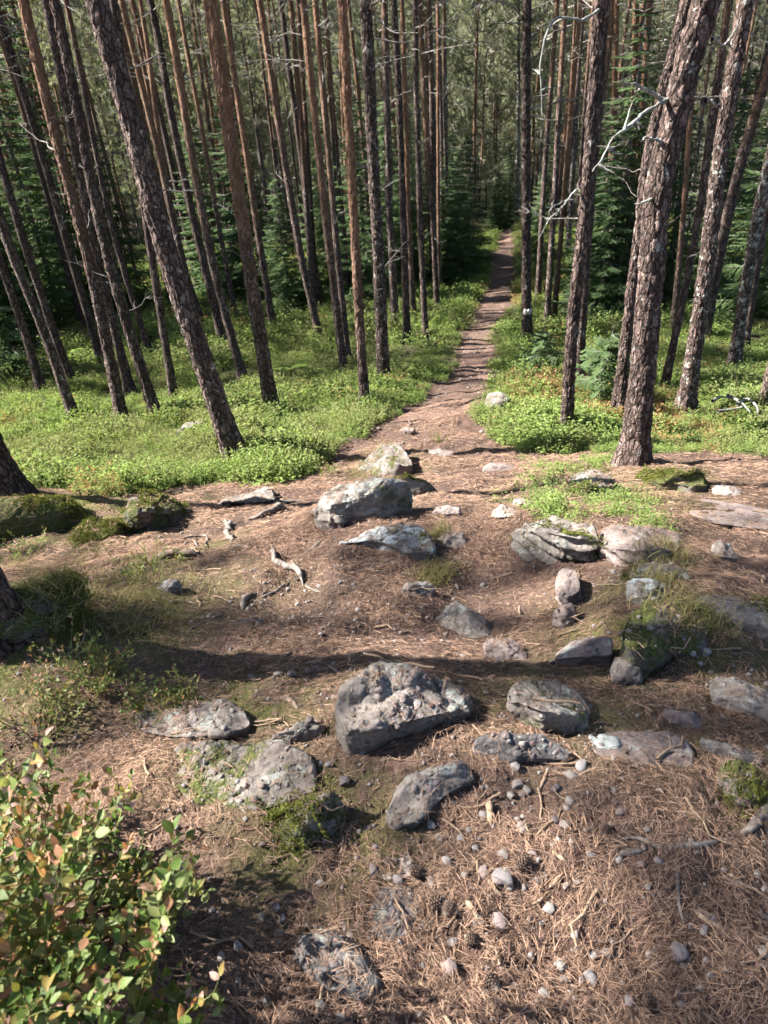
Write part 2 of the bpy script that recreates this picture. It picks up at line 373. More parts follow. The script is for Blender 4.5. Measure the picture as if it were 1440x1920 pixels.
def m_rock(name, dark, mid, light, moss=0.0, lichen=0.3, blue=0.0, pebbly=0.0, mosscol=((.014, .018, .005), (.06, .068, .017), (.125, .13, .038))):
    t = NT(name); p = t.co('Object'); oi = t.n('ObjectInfo').outputs['Random']
    off = t.n('VectorMath', operation='ADD'); t.L.new(p, off.inputs[0]); t.L.new(t.n('CombineXYZ', i_0=t.math('MULTIPLY', oi, 23.0), i_1=t.math('MULTIPLY', oi, 41.0)).outputs[0], off.inputs[1]); q = off.outputs[0]
    n1 = t.noise(q, 6, 8, .68); n2 = t.noise(q, 70, 5, .75); n3 = t.noise(q, 24, 5, .6)
    c = t.ramp(t.math('ADD', t.math('MULTIPLY', n1, .55), t.math('MULTIPLY', n2, .45)), [(.34, dark), (.5, mid), (.66, light)])
    c = t.mix(t.math('MULTIPLY', t.ramp(n3, [(.52, 0), (.6, 1)]), .5), c, dark)
    h = t.math('ADD', t.math('MULTIPLY', n1, 1.0), t.math('MULTIPLY', n2, .45))
    if pebbly:
        pe = t.voro(q, 34); pc = t.voro(q, 34, 'F1', 'Color'); pm = t.ramp(pe, [(.22, 1), (.30, 0)])
        pick = t.ramp(t.n('SeparateColor', i_0=pc).outputs[0], [(.45, 0), (.5, 1)]); pm = t.math('MULTIPLY', pm, pick)
        c = t.mix(t.math('MULTIPLY', pm, pebbly), c, t.mix(t.n('SeparateColor', i_0=pc).outputs[1], (.06, .052, .052), (.30, .27, .265)))
        h = t.math('ADD', h, t.math('MULTIPLY', pm, .8))
    nz = t.n('SeparateXYZ', i_0=t.n('NewGeometry').outputs['Normal']).outputs[2]
    up = t.mr(nz, .1, .75)
    if lichen:
        lm = t.math('MULTIPLY', t.ramp(t.noise(q, 13, 6, .7), [(.60 - .14 * lichen, 0), (.64 - .14 * lichen, 1)]), t.mr(up, 0, 1, .35, 1))
        lc = t.ramp(n2, [(.3, (.13, .14, .128)), (.7, (.31, .325, .30))]) if not blue else t.ramp(n2, [(.3, (.19, .22, .235)), (.7, (.44, .49, .505))])
        c = t.mix(t.math('MULTIPLY', lm, .85), c, lc)
    if moss:
        mm = t.math('MULTIPLY', t.ramp(t.noise(q, 5, 6, .7), [(.62 - .3 * moss, 0), (.68 - .3 * moss, 1)]), t.mr(nz, -.35, .35))
        mc = t.ramp(t.noise(q, 130, 3, .75), [(.3, mosscol[0]), (.55, mosscol[1]), (.75, mosscol[2])])
        c = t.mix(mm, c, mc); h = t.math('ADD', h, t.math('MULTIPLY', mm, t.noise(q, 110, 3, .7)))
    return t.done(t.bsdf(c, .88, t.bump(h, .75, .012), .25))
def m_pebble():
    t = NT('pebble_stone'); oi = t.n('ObjectInfo').outputs['Random']; p = t.co('Object')
    at = t.n('Attribute', attribute_name='tint').outputs['Fac']; f = t.math('FRACT', t.math('ADD', t.math('MULTIPLY', oi, 1.0), at))
    c = t.ramp(f, [(0, (.16, .12, .12)), (.2, (.30, .25, .25)), (.4, (.40, .355, .345)), (.55, (.23, .175, .165)), (.7, (.52, .49, .47)), (.85, (.19, .165, .17)), (1, (.40, .33, .31))])
    n = t.noise(p, 90, 5, .7); c = t.mix(t.ramp(n, [(.4, 0), (.65, .5)]), c, (.10, .08, .075))
    return t.done(t.bsdf(c, .7, t.bump(n, .3, .003), .3))
M = dict(
    ground=m_ground(), path=m_path(), bark=m_bark('near'), bark_far=m_bark('far'),
    dead=m_wood('dead_twig_wood', (.07, .055, .05), (.19, .165, .15), .35), grey_dead=m_wood('grey_lichen_wood', (.09, .086, .076), (.24, .24, .22), .5),
    root=m_wood('grey_root_wood', (.055, .043, .037), (.19, .16, .14), .2), brown_root=m_wood('brown_root_wood', (.06, .04, .033), (.19, .13, .10), .15),
    stick=m_wood('stick_wood', (.15, .095, .06), (.36, .26, .18), .1),
    pineleaf=m_leaf('pine_needles', (.13, .155, .105), (.31, .33, .25), .5, .5),
    spruce=m_leaf('spruce_needles', (.030, .056, .026), (.095, .142, .062), .4, .5),
    bil=m_leaf('bilberry_leaf_green', (.075, .125, .036), (.235, .305, .10), .45, .5),
    bil2=m_leaf('bilberry_leaf_olive', (.10, .115, .04), (.23, .245, .11), .45, .5),
    bil3=m_leaf('bilberry_leaf_rust', (.17, .09, .045), (.34, .22, .11), .4, .5),
    needle=m_leaf('dry_pine_needle', (.072, .043, .033), (.31, .205, .148), .12, .5),
    fern=m_leaf('fern_leaf', (.09, .16, .035), (.2, .28, .07), .4),
    pebble=m_pebble(),
    grassy=m_leaf('moss_sprig', (.04, .05, .012), (.135, .145, .04), .3, .6),
    drygrass=m_leaf('dry_grass', (.07, .075, .025), (.22, .19, .09), .3, .6),
)
# ------------------------------------------------------------------ ground sheet and path
PATH_L = [(640, 868), (700, 822), (745, 788), (800, 748), (838, 716), (860, 688), (866, 655), (872, 620), (886, 588), (904, 555), (915, 525), (924, 490), (931, 462), (936, 440), (941, 425)]
PATH_R = [(900, 868), (868, 822), (852, 796), (885, 760), (908, 728), (919, 695), (924, 660), (930, 625), (945, 590), (956, 560), (960, 528), (965, 495), (962, 465), (958, 442), (954, 425)]
pl = [pix(*a, fine=False) for a in PATH_L]; pr = [pix(*a, fine=False) for a in PATH_R]
PC = np.array([((a + b) / 2)[:] for a, b in zip(pl, pr)]); PW = np.array([max(.24, min(.60, (a - b).length / 2)) for a, b in zip(pl, pr)])
PW = PW * .80; PW[:3] = [.85, .66, .46]
_ps = spline(PC, 240); _pa = np.concatenate([[0], np.cumsum(np.linalg.norm(np.diff(PC, axis=0), axis=1))]); _pw = np.interp(np.linspace(0, _pa[-1], 240), _pa, PW)
def path_d(x, y):
    """signed distance (m) outside the path edge"""
    x = np.asarray(x); y = np.asarray(y); out = np.full(x.shape, 99.0)
    for k in range(0, 240, 2):
        out = np.minimum(out, np.hypot(x - _ps[k, 0], y - _ps[k, 1]) - _pw[k])
    return out
COVER_L = [(-6000, 925), (0, 928), (40, 918), (130, 915), (215, 935), (260, 920), (330, 915), (420, 905), (530, 902), (600, 888), (660, 850), (705, 815), (745, 786), (800, 746), (836, 715), (857, 688), (864, 655), (870, 620), (884, 588), (902, 555), (913, 525), (922, 490), (930, 462), (938, 425), (938, -3000), (-6000, -3000)]
COVER_R = [(7000, 858), (1440, 858), (1330, 846), (1235, 850), (1140, 852), (1060, 848), (1000, 850), (940, 832), (905, 812), (848, 805), (862, 785), (888, 758), (911, 728), (921, 695), (926, 660), (932, 625), (947, 590), (958, 560), (962, 528), (967, 495), (964, 465), (956, 425), (956, -3000), (7000, -3000)]
def cover_mask(x, y, z):
    u, v, w = proj(np.stack([x, y, z], 1)); ok = w > .3
    return ok & (in_poly(u, v, COVER_L) | in_poly(u, v, COVER_R)) & (y > 3.5)
def graded(a0, a1, near0, near1, step, grow):
    s = list(np.arange(near0, near1 + step / 2, step)); d = step
    while s[-1] < a1: d *= grow; s.append(s[-1] + d)
    lo = []; d = step; x = near0
    while x > a0: d *= grow; x -= d; lo.append(x)
    return np.array(lo[::-1] + s)
gx = graded(-160, 160, -3.6, 3.6, .03, 1.05); gy = graded(-40, 330, .2, 8.0, .03, 1.04)
GX, GY = np.meshgrid(gx, gy); fx, fy = GX.ravel(), GY.ravel(); fz = H(fx, fy)
pd = path_d(fx, fy); fz = fz - .05 * (1 - smooth(-.15, .25, pd)) * smooth(7, 9, fy)
moss = np.zeros_like(fx)
for (u, v, r, s) in [(60, 960, .9, 1), (190, 1000, .35, 1), (30, 1180, .55, 1), (180, 1130, .45, .9), (250, 1110, .5, .7), (430, 1330, .3, .8), (600, 1560, .2, .9), (1240, 1170, .35, .8), (1200, 900, .5, .7), (1050, 1300, .25, .7), (340, 1040, .3, .7), (1290, 1150, .3, .7), (1380, 1480, .15, .8), (1130, 940, .6, .6), (730, 880, .4, .6)]:
    p = pix(u, v, False); moss = np.maximum(moss, s * np.exp(-((fx - p.x) ** 2 + (fy - p.y) ** 2) / r ** 2))
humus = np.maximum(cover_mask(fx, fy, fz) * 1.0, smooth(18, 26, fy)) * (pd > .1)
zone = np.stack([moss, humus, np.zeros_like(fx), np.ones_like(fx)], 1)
nx, ny = len(gx), len(gy); ii = (np.arange(ny - 1)[:, None] * nx + np.arange(nx - 1)[None]).ravel()
g = ob('ground', me_from('ground', np.stack([fx, fy, fz], 1), np.stack([ii, ii + 1, ii + nx + 1, ii + nx], 1), M['ground'], True, {'zone': zone}))
tag(g, 'forest floor of brown pine needles sloping down under the trees', None, None, 'structure')
# path sheet
T_, N_, B_ = frames(_ps); side = np.stack([T_[:, 1], -T_[:, 0]], 1); side /= np.linalg.norm(side, axis=1)[:, None]
k0 = int(np.argmax(_ps[:, 1] > 7.2)); rows = []
cs = np.linspace(-1, 1, 15); ps_f = spline(_ps[k0:, :2].copy() if False else np.c_[_ps[k0:, :2], np.zeros(240 - k0)], 420); pw_f = np.interp(np.linspace(0, 1, 420), np.linspace(0, 1, 240 - k0), _pw[k0:])
tg = np.gradient(ps_f[:, :2], axis=0); tg /= np.linalg.norm(tg, axis=1)[:, None]; sd = np.stack([tg[:, 1], -tg[:, 0]], 1)
wob = 1 + .18 * fbm(np.c_[ps_f[:, :2] * 1.7, np.zeros(420)], 3, 77)
PX = ps_f[:, 0, None] + sd[:, 0, None] * cs * (pw_f * wob)[:, None]; PY = ps_f[:, 1, None] + sd[:, 1, None] * cs * (pw_f * wob)[:, None]
xx, yy = PX.ravel(), PY.ravel(); zz = H(xx, yy); pdd = path_d(xx, yy); zz = zz - .05 * (1 - smooth(-.15, .25, pdd)) * smooth(7, 9, yy)
zz = zz + .012 + .012 * fbm(np.c_[xx, yy, zz] * 6, 3, 5) - .03 * np.tile(np.abs(cs) ** 6, 420)
ii = (np.arange(419)[:, None] * 15 + np.arange(14)[None]).ravel()
pth = ob('path', me_from('path', np.stack([xx, yy, zz], 1), np.stack([ii, ii + 1, ii + 16, ii + 15], 1), M['path'], True))
tag(pth, 'narrow trodden footpath running downhill between the pines', None, None, 'structure')
# ------------------------------------------------------------------ pines
rng = np.random.default_rng(7); rnd = random.Random(7)
def rot_to(d):
    return Vector((0, 0, 1)).rotation_difference(Vector(d).normalized()).to_matrix().to_euler()
def tufts(mb, P, D, n, ln, wd, r, tint):
    """needle brushes at the points P along directions D"""
    m = len(P); P = np.repeat(P, n, 0); D = np.repeat(D, n, 0); k = len(P)
    d = D * .75 + r.normal(0, .62, (k, 3)); d /= np.linalg.norm(d, axis=1)[:, None]
    s = np.cross(d, r.normal(0, 1, (k, 3))); s /= np.linalg.norm(s, axis=1)[:, None] + 1e-9
    l = ln * r.uniform(.65, 1.2, k)[:, None]; b = P - D * (ln * .5) * r.uniform(0, 1, (k, 1))
    V = np.stack([b - s * wd * .5, b + s * wd * .5, b + d * l], 1).reshape(-1, 3)
    mb.add(V, T=np.arange(3 * k).reshape(-1, 3), col=np.repeat(np.repeat(r.uniform(0, 1, m) if tint is None else np.full(m, tint), n), 3))
def crown_mesh(seed, L=8.0, rad=2.0, nb=46, ntuft=11, blades=9, low=0.25):
    r = np.random.default_rng(seed); leaf = MB(); wood = MB()
    for k in range(nb):
        f = (k + r.uniform(0, 1)) / nb; z = f * L * .97
        prof = (low + (1 - low) * min(1, f / .35)) * math.sqrt(max(.03, 1 - max(0, (f - .3) / .72) ** 1.8))
        ln = rad * prof * r.uniform(.65, 1.25); az = r.uniform(0, 6.283) ; el = r.uniform(-.15, .35) + f * .5
        h = np.array([math.cos(az), math.sin(az), 0]); t = np.linspace(0, 1, 6)
        P = np.array([0, 0, z]) + h * (t * ln * math.cos(el))[:, None] + np.array([0, 0, 1.0]) * (ln * (math.sin(el) * t + .22 * t ** 2 - .1 * np.sin(3 * t)))[:, None]
        P[1:] += r.normal(0, .05 * ln, (5, 3)) * t[1:, None]
        wood.tube(P, .032 * (1 - .85 * t) * (.5 + ln / 2.2), 3, 0.)
        nt = max(4, int(ntuft * (ln / rad) * 1.25)); ends = []; dirs = []
        for j in range(nt):
            u = r.uniform(.3, 1.0); i = min(4, int(u * 5)); b = P[i] + (P[i + 1] - P[i]) * (u * 5 - i)
            ax = P[i + 1] - P[i]; ax /= np.linalg.norm(ax); dd = ax * .6 + r.normal(0, .55, 3) + np.array([0, 0, .25]); dd /= np.linalg.norm(dd)
            e = b + dd * r.uniform(.18, .5) * (.6 + .3 * rad); V = np.array([b, (b + e) / 2 + r.normal(0, .03, 3), e]); wood.tube(V, [.012, .009, .005], 3, 0.)
            ends += [e, (b + e) / 2, b + (e - b) * .75]; dirs += [dd, dd, dd]
        tufts(leaf, np.array(ends), np.array(dirs), blades, .20, .030, r, None)
    n0 = leaf.n; F = [np.concatenate(leaf.t), np.concatenate(wood.q) + n0]
    m = me_from('pine_crown', np.concatenate(leaf.v + wood.v), F, [M['pineleaf'], M['dead']], False, {'tint': np.concatenate(leaf.c + wood.c)})
    mi = np.concatenate([np.zeros(len(F[0]), np.int32), np.ones(len(F[1]), np.int32)]); m.polygons.foreach_set('material_index', mi); return m
def branch_mesh(seed, ln=1.0, th=.014, sub=5, droop=.1, mat='dead'):
    r = np.random.default_rng(seed); mb = MB(); t = np.linspace(0, 1, 9)
    P = np.c_[t * ln, np.cumsum(r.normal(0, .035 * ln, 9)), ln * (-droop * t + .16 * t ** 2) + np.cumsum(r.normal(0, .03 * ln, 9))]; P -= P[0]
    mb.tube(P, th * (1 - .8 * t) + .002, 5)
    for k in range(sub):
        i = r.integers(2, 8); d = np.array([.6, r.choice([-1, 1]) * r.uniform(.4, 1), r.uniform(-.4, .6)]); l = ln * r.uniform(.12, .4)
        q = np.linspace(0, 1, 5)[:, None]; S = P[i] + d * l * q + np.cumsum(r.normal(0, .05 * l, (5, 3)), 0) * (q > 0); mb.tube(S, np.linspace(th * .45, .0015, 5), 4)
        if r.random() < .6:
            l2 = l * .5; d2 = d + r.normal(0, .5, 3); S2 = S[3] + d2 * l2 * q; mb.tube(S2, np.linspace(th * .25, .001, 5), 3)
    return mb.mesh('dead_branch', M[mat])
def twig_set(seed, z0, z1, step=.75):
    """the fine dead twigs of a bare bole"""
    r = np.random.default_rng(seed); mb = MB(); z = z0
    while z < z1:
        for k in range(r.integers(2, 5)):
            az = r.uniform(0, 6.283); ln = r.uniform(.35, 1.5); h = np.array([math.cos(az), math.sin(az), 0]); s = np.array([-h[1], h[0], 0]); t = np.linspace(0, 1, 6)[:, None]
            P = np.array([0, 0, z]) + h * ln * t + np.array([0, 0, 1]) * ln * (r.uniform(-.55, .35) * t + r.uniform(-.25, .3) * t ** 2) + s * ln * r.uniform(-.25, .25) * t ** 2
            mb.tube(P, np.linspace(.011, .002, 6), 3)
            for j in range(r.integers(2, 6)):
                i = r.integers(2, 5); d = h * .6 + s * r.uniform(-1, 1) + np.array([0, 0, r.uniform(-.5, .5)]); q = np.linspace(0, 1, 3)[:, None]
                mb.tube(P[i] + d * ln * r.uniform(.15, .4) * q + np.array([0, 0, -.05]) * q ** 2, [.006, .004, .0025], 3)
        z += step * r.uniform(.6, 1.4)
    return mb.mesh('dead_twigs', M['grey_twig'])
M['grey_twig'] = m_wood('dead_grey_twigs', (.075, .065, .058), (.24, .22, .20), .35)
CROWNS = [crown_mesh(100 + k, 8.5, 2.0 + .15 * k, 44) for k in range(4)]
CROWNS_THIN = [crown_mesh(150 + k, 8.5, 2.0, 30, 7, 7) for k in range(4)]
CROWNS_LOW = [crown_mesh(200 + k, 10.5, 2.1, 54, 11, 8, .55) for k in range(4)]
TWIGS = [twig_set(300 + k, .6, 6.0) for k in range(5)]
BRANCH = [branch_mesh(400 + k, 1.0, .013, 5) for k in range(7)]
LICHEN_BRANCH = [branch_mesh(450 + k, 1.0, .022, 7, .25, 'grey_dead') for k in range(3)]
TREE_XY = []
def trunk_mesh(P, r0, detail, seed):
    """P: control points from the base up (local)"""
    L = np.concatenate([[0], np.cumsum(np.linalg.norm(np.diff(P, axis=0), axis=1))])[-1]
    n = 260; C = spline(P, n); s = np.linspace(0, L, n)
    if detail == 2: ss = np.concatenate([np.arange(-.25, 6.2, .022), np.arange(6.3, L, .5), [L]]); sides = 84
    elif detail == 1: ss = np.concatenate([np.arange(-.2, 8, .09), np.arange(8.3, L, .5), [L]]); sides = 26
    else: ss = np.concatenate([np.arange(-.2, 12, .35), np.arange(12.5, L, .8), [L]]); sides = 12
    Q = np.stack([np.interp(ss, s, C[:, k]) for k in range(3)], 1); low = ss < 0; Q[low] = C[0] + (C[1] - C[0]) / np.linalg.norm(C[1] - C[0]) * ss[low][:, None]
    if detail: Q[:, :2] += .35 * r0 * np.stack([fbm(np.c_[ss * .55, ss * 0 + seed, ss * 0], 2, 3), fbm(np.c_[ss * .55, ss * 0 + seed, ss * 0 + 9], 2, 4)], 1) * smooth(.3, 2, ss)[:, None]
    rad = r0 * (1 - .88 * (np.clip(ss, 0, L) / L) ** .95) * (1 + .55 * np.exp(-np.maximum(ss, -.1) / .15) + .10 * np.exp(-np.maximum(ss, 0) / .7))
    V, F = tube(Q, rad, sides)
    if detail:
        T, N, B = frames(Q); c = np.repeat(Q, sides, 0); d = V - c; rr = np.linalg.norm(d, axis=1)[:, None]; d = d / rr
        hz = np.repeat(ss, sides); up = smooth(3.5, 6, hz)
        flare = np.exp(-np.maximum(hz, 0) / .22) * fbm(np.c_[d[:, :2] * 1.6, hz * .3 + seed], 2, 9) * .9
        disp = flare * r0 * .85
        if detail == 2:
            wobv = np.stack([fbm(V * 9 + seed, 2, 31), fbm(V * 9 + seed, 2, 32), 0 * hz], 1) * .05
            q = (V + wobv) * np.array([1, 1, .36]) * 29 + seed * 3.7
            f1, f2, idh = cells(q, 5); edge = smooth(.0, .30, f2 - f1)
            plate = (edge * (.5 + .5 * idh) - .45) * .012 + fbm(V * 45, 3, 8) * .0045 + fbm(V * 14, 3, 18) * .007
            disp = disp + plate * (1 - .55 * up)
        else: disp = disp + (fbm(V * np.array([22, 22, 9]), 3, 8) * .010) * (1 - .6 * up)
        V = V + d * disp[:, None]
    return me_from('trunk', V, F, M['bark'] if detail else M['bark_far'], True), C
def pine(base, ups, w, label, group=None, org=.45, lich=.4, br=1.0, detail=1, Ht=None, nbr=2, wood_px=None, blen=(.35, 1.0), zr=(1.3, 6.0), sink=.0, crown=True, seed=None, low=False):
    p = base if isinstance(base, Vector) else pix(*base)
    seed = len(TREE_XY) if seed is None else seed; r = random.Random(seed * 13 + 5)
    dep = depth(p); r0 = (w * (.80 if detail == 2 else .86) * dep / FPX / 2) if wood_px is None else wood_px
    Ht = Ht or r.uniform(15.5, 19)
    pts = [Vector((0, 0, 0))]
    for u in ups: pts.append(on_plane_y(u[0], u[1], p.y) - p if not isinstance(u, Vector) else u)
    d = (pts[-1] - pts[-2]).normalized(); z = pts[-1].z
    while z < Ht - .5:
        d = (d * .8 + Vector((0, 0, 1)) * .2).normalized(); step = min(2.5, Ht - z); pts.append(pts[-1] + d * step); z = pts[-1].z
    root = tag(ob('pine_tree', None, None, p), label, 'pine', group)
    me, C = trunk_mesh(np.array([q[:] for q in pts]), r0, detail, seed)
    tr = ob('trunk', me, root); tr.color = (org, lich * .85, br, 1)
    zc = Ht * r.uniform(.50, .58) if not low else Ht * r.uniform(.33, .42)
    def at(zz):
        k = int(np.argmin(np.abs(C[:, 2] - zz))); k = min(max(k, 1), len(C) - 2); dd = C[k + 1] - C[k - 1]; return Vector(C[k]), Vector(dd / np.linalg.norm(dd))
    if crown:
        c, dd = at(zc); _, d2 = at((zc + Ht) / 2); sc = (Ht - zc) / (10.5 if low else 8.5)
        e = (rot_to(d2).to_matrix() @ Matrix.Rotation(r.uniform(0, 6.28), 3, 'Z')).to_euler()
        ob('crown', r.choice(CROWNS_LOW if low else CROWNS), root, c, e, (max(.8, sc) * r.uniform(.5, .74), max(.8, sc) * r.uniform(.5, .74), sc * 1.02))
        z0 = zc - 4.0; c, dd = at(max(3.2, z0)); k = (zc - max(3.2, z0)) / 5.4
        t_ = ob('dead_twigs', r.choice(TWIGS), root, c - dd * .5, (rot_to(dd).to_matrix() @ Matrix.Rotation(r.uniform(0, 6.28), 3, 'Z')).to_euler(), (.9, .9, max(.3, k))); t_['kind'] = 'stuff'
    for k in range(nbr):
        zz = r.uniform(*zr); c, dd = at(zz); az = r.uniform(0, 6.28); s = r.uniform(*blen)
        ob('dead_branch', r.choice(BRANCH), root, c, Euler((0, r.uniform(-.45, .25), az)), (s, s, s))
    TREE_XY.append((p.x, p.y)); LISTED.append((root, C + np.array(p[:]))); return root, at, r0
def limb(root, base_obj, pts_px, y0, th, mesh_seed, mat='grey_dead', sub=6, name='dead_branch', label=None):
    """a hand-placed dead branch through photo points in the plane y = y0"""
    P = np.array([(on_plane_y(u, v, y0 + dy) - root.location)[:] for u, v, dy in pts_px]); r = np.random.default_rng(mesh_seed); C = spline(P, 26); mb = MB(); L = np.linalg.norm(P[-1] - P[0])
    C += np.cumsum(r.normal(0, .0035, C.shape), 0); rad = th * np.linspace(1, .3, 26) * (1 + .25 * r.normal(0, 1, 26)); mb.tube(C, np.maximum(rad * .55, .0025), 7)
    for k in range(sub):
        i = r.integers(6, 25); d = r.normal(0, 1, 3); d[1] *= .6; l = L * r.uniform(.05, .2); q = np.linspace(0, 1, 5)[:, None]
        mb.tube(C[i] + d / np.linalg.norm(d) * l * q + np.cumsum(r.normal(0, .04 * l, (5, 3)), 0) * (q > 0), np.linspace(th * .5, .002, 5), 4)
    o = ob(name, mb.mesh(name, M[mat]), root)
    if label: o['label'] = label
    return o
G1 = 'pines standing in the bilberry left of the path'; G2 = 'pines standing in the bilberry right of the path'; G3 = 'pines lining the footpath'
NEAR = []; LISTED = []
t_lean = pine((446, 868), [(384, 690), (320, 500), (254, 250), (182, 0)], 46, 'thick leaning pine with pale lichen flakes, nearest full trunk left of the path', G1, .9, .62, .95, 2, 18, 3, blen=(.3, .6))
t_big = pine((1187, 868), [(1207, 675), (1225, 470), (1240, 330), (1263, 240), (1296, 100), (1326, 0)], 54, 'stout gnarled pine with lichen bark and grey dead limbs, nearest trunk on the right', G2, .8, .6, .95, 2, 17, 0)
p2 = pine((512, 783), [(459, 450), (392, 0)], 30, 'straight thick pine with orange upper bark beside the leaning lichen pine', G1, .22, .25, 1.0, 2, 19, 4, blen=(.2, .5))
pine((232, 797), [(168, 500), (45, 0)], 25, 'orange-topped pine rising to the top corner left of the leaning lichen pine', G1, .28, .55, 1.0, 2, nbr=6)
pine((245, 737), [(186, 500), (84, 0)], 19, 'dark pine close behind the orange-topped pine on the bilberry slope', G1, .6, .35, .8)
pine((297, 792), [(207, 500), (98, 0)], 24, 'brown pine rooted between the orange-topped pine and the leaning lichen pine', G1, .55, .5, .85, 2, nbr=5)
pine((327, 755), [(281, 450), (213, 0)], 17, 'dark slim pine half hidden behind the leaning lichen pine', G1, .6, .4, .75)
pine((380, 660), [(345, 500), (228, 0)], 15, 'pine whose foot is hidden behind the leaning lichen pine, brown bark above', G1, .3, .3, .95)
pine((378, 602), [(345, 500), (263, 0)], 13, 'thin brown pine seen just right of the leaning lichen pine', G1, .3, .3, 1.0)
pine((420, 650), [(372, 450), (280, 0)], 18, 'dark pine between the leaning lichen pine and the straight orange-barked pine', G1, .7, .3, .8)
pine((456, 713), [(400, 500), (311, 0)], 18, 'slender pine with sunlit orange edge left of the straight orange-barked pine', G1, .3, .35, 1.05)
pine((442, 597), [(425, 500), (335, 0)], 11, 'very thin pine far behind the slender sunlit one', G1, .3, .4, 1.0)
pine((514, 626), [(495, 500), (418, 0)], 15, 'thin orange pine directly behind the straight orange-barked pine', G1, .25, .35, 1.0)
pine((602, 645), [(570, 500), (488, 0)], 16, 'mid-sized pine with pale left edge, first right of the straight orange-barked pine', G1, .35, .55, 1.0)
pine((600, 575), [(588, 480), (527, 0)], 14, 'dark-stemmed pine behind the mid-sized pale-edged pine', G1, .7, .4, .8)
pine((646, 705), [(622, 500), (568, 0)], 17, 'tall slim orange pine in the bilberry left of the reddish pine', G1, .22, .3, .95)
pine((652, 670), [(635, 500), (590, 0)], 14, 'thin pine just behind the tall slim orange pine', G1, .3, .4, .9)
pine((656, 566), [(648, 480), (608, 0)], 9, 'spindly pine deep in the stand behind the tall slim orange pine', G1, .4, .4, .9)
pine((685, 765), [(668, 500), (641, 0)], 21, 'reddish-barked pine next to the footpath bend, left of the dark lichen-patched pine', G3, .12, .25, 1.0, 2, nbr=4, blen=(.2, .5))
p19 = pine((720, 724), [(708, 450), (688, 0)], 27, 'dark rough pine with white lichen patches beside the footpath', G3, .9, .75, .85, 2, nbr=7, blen=(.2, .7))
pine((197, 702), [(125, 450), (0, 30)], 17, 'dark pine leaning out of the top corner at far left', G1, .7, .35, .7)
pine((135, 720), [(42, 450), (-30, 200)], 18, 'dark pine left of the orange-topped pine, second row', G1, .7, .4, .75)
pine((141, 790), [(75, 600), (16, 450), (-60, 200)], 20, 'lichen-speckled pine leaning left, front row at far left', G1, .6, .7, .85, nbr=4)
pine((80, 735), [(35, 590), (0, 490), (-90, 200)], 17, 'leftmost slim pine rooted in the bilberry', G1, .6, .4, .8)
pine((282, 666), [(225, 480), (122, 0)], 13, 'thin dark pine deep in the stand behind the orange-topped pine', G1, .5, .35, .8)
pine((16, 925), [(-25, 830), (-160, 500), (-340, 0)], 62, 'black trunk foot at the left picture edge above the mossy mound', G1, .9, .4, .6, 2, 18, 0)
t_edge = pine((2, 1185), [(-70, 1040), (-330, 600), (-640, 0)], 100, 'mossy flared trunk foot cut off by the left picture edge', None, .9, .3, .6, 2, 18, 0)
pine((742, 620), [(733, 450), (720, 30)], 17, 'pale-sided pine just left of the footpath, behind the dark lichen-patched pine', G3, .5, .75, 1.0)
pine((764, 643), [(757, 450), (742, 75)], 15, 'dark pine left of the footpath between two paler ones', G3, .7, .3, .8)
pine((776, 605), [(768, 450), (755, 30)], 12, 'thin orange pine left of the footpath', G3, .15, .2, 1.0)
pine((799, 650), [(790, 450), (778, 0)], 13, 'slim dark pine closest to the footpath on its left side', G3, .8, .55, .85, nbr=4)
pine((820, 587), [(814, 450), (806, 50)], 12, 'slim pine left of the footpath in front of the dark spruces', G3, .5, .45, .9, nbr=4)
pine((824, 556), [(823, 400), (822, 180)], 8, 'spindly orange pine behind the slim pine at the footpath', G3, .2, .2, 1.0)
pine((838, 508), [(838, 400), (836, 150)], 6, 'pale thread-like pine stem left of the far footpath', G3, .6, .9, 1.0)
pb = pine((989, 645), [(985, 450), (986, 250), (988, 0)], 22, 'dark upright pine with white paint mark, right beside the footpath', G3, .95, .6, .72, 2, nbr=7, blen=(.4, 1.2), zr=(2.2, 6))
pine((1008, 574), [(1018, 380), (1035, 140)], 12, 'slim pine right of the pine with the white paint mark', G3, .4, .6, .95)
pine((1025, 612), [(1040, 350), (1060, 0)], 13, 'pale-edged slender pine, third trunk right of the footpath', G3, .4, .7, 1.0)
pine((1038, 602), [(1065, 300), (1087, 15)], 11, 'thin orange pine, fourth trunk right of the footpath', G3, .15, .3, 1.05)
t15 = pine((1060, 825), [(1078, 560), (1104, 300), (1127, 0)], 27, 'dark reddish pine in the bilberry mound left of the stout gnarled pine', G2, .9, .45, .8, 2, nbr=7, blen=(.25, .6))
pine((1083, 727), [(1098, 500), (1125, 150)], 20, 'dark grey pine standing behind the dark reddish one', G2, .9, .6, .75)
pine((1140, 585), [(1150, 350), (1157, 0)], 13, 'orange straight pine seen through the gap left of the stout gnarled pine', G2, .15, .2, 1.05)
pine((1166, 600), [(1185, 300), (1192, 0)], 14, 'orange pine with grey foot behind the curved reddish pine', G2, .2, .3, 1.0)
pine((1180, 590), [(1198, 300), (1217, 0)], 13, 'thin orange pine touching the curved reddish pine in the view', G2, .15, .2, 1.05)
pine((1158, 776), [(1178, 600), (1196, 440), (1214, 290), (1245, 160), (1285, 0)], 25, 'curved reddish pine directly behind the stout gnarled pine', G2, .45, .5, .9, 2, nbr=5, blen=(.2, .5))
r1 = pine((1284, 769), [(1312, 590), (1332, 440), (1358, 240), (1397, 0)], 34, 'thick lichen-covered pine with orange top right of the stout gnarled pine', G2, .42, .8, 1.05, 2, nbr=5, blen=(.3, .7))
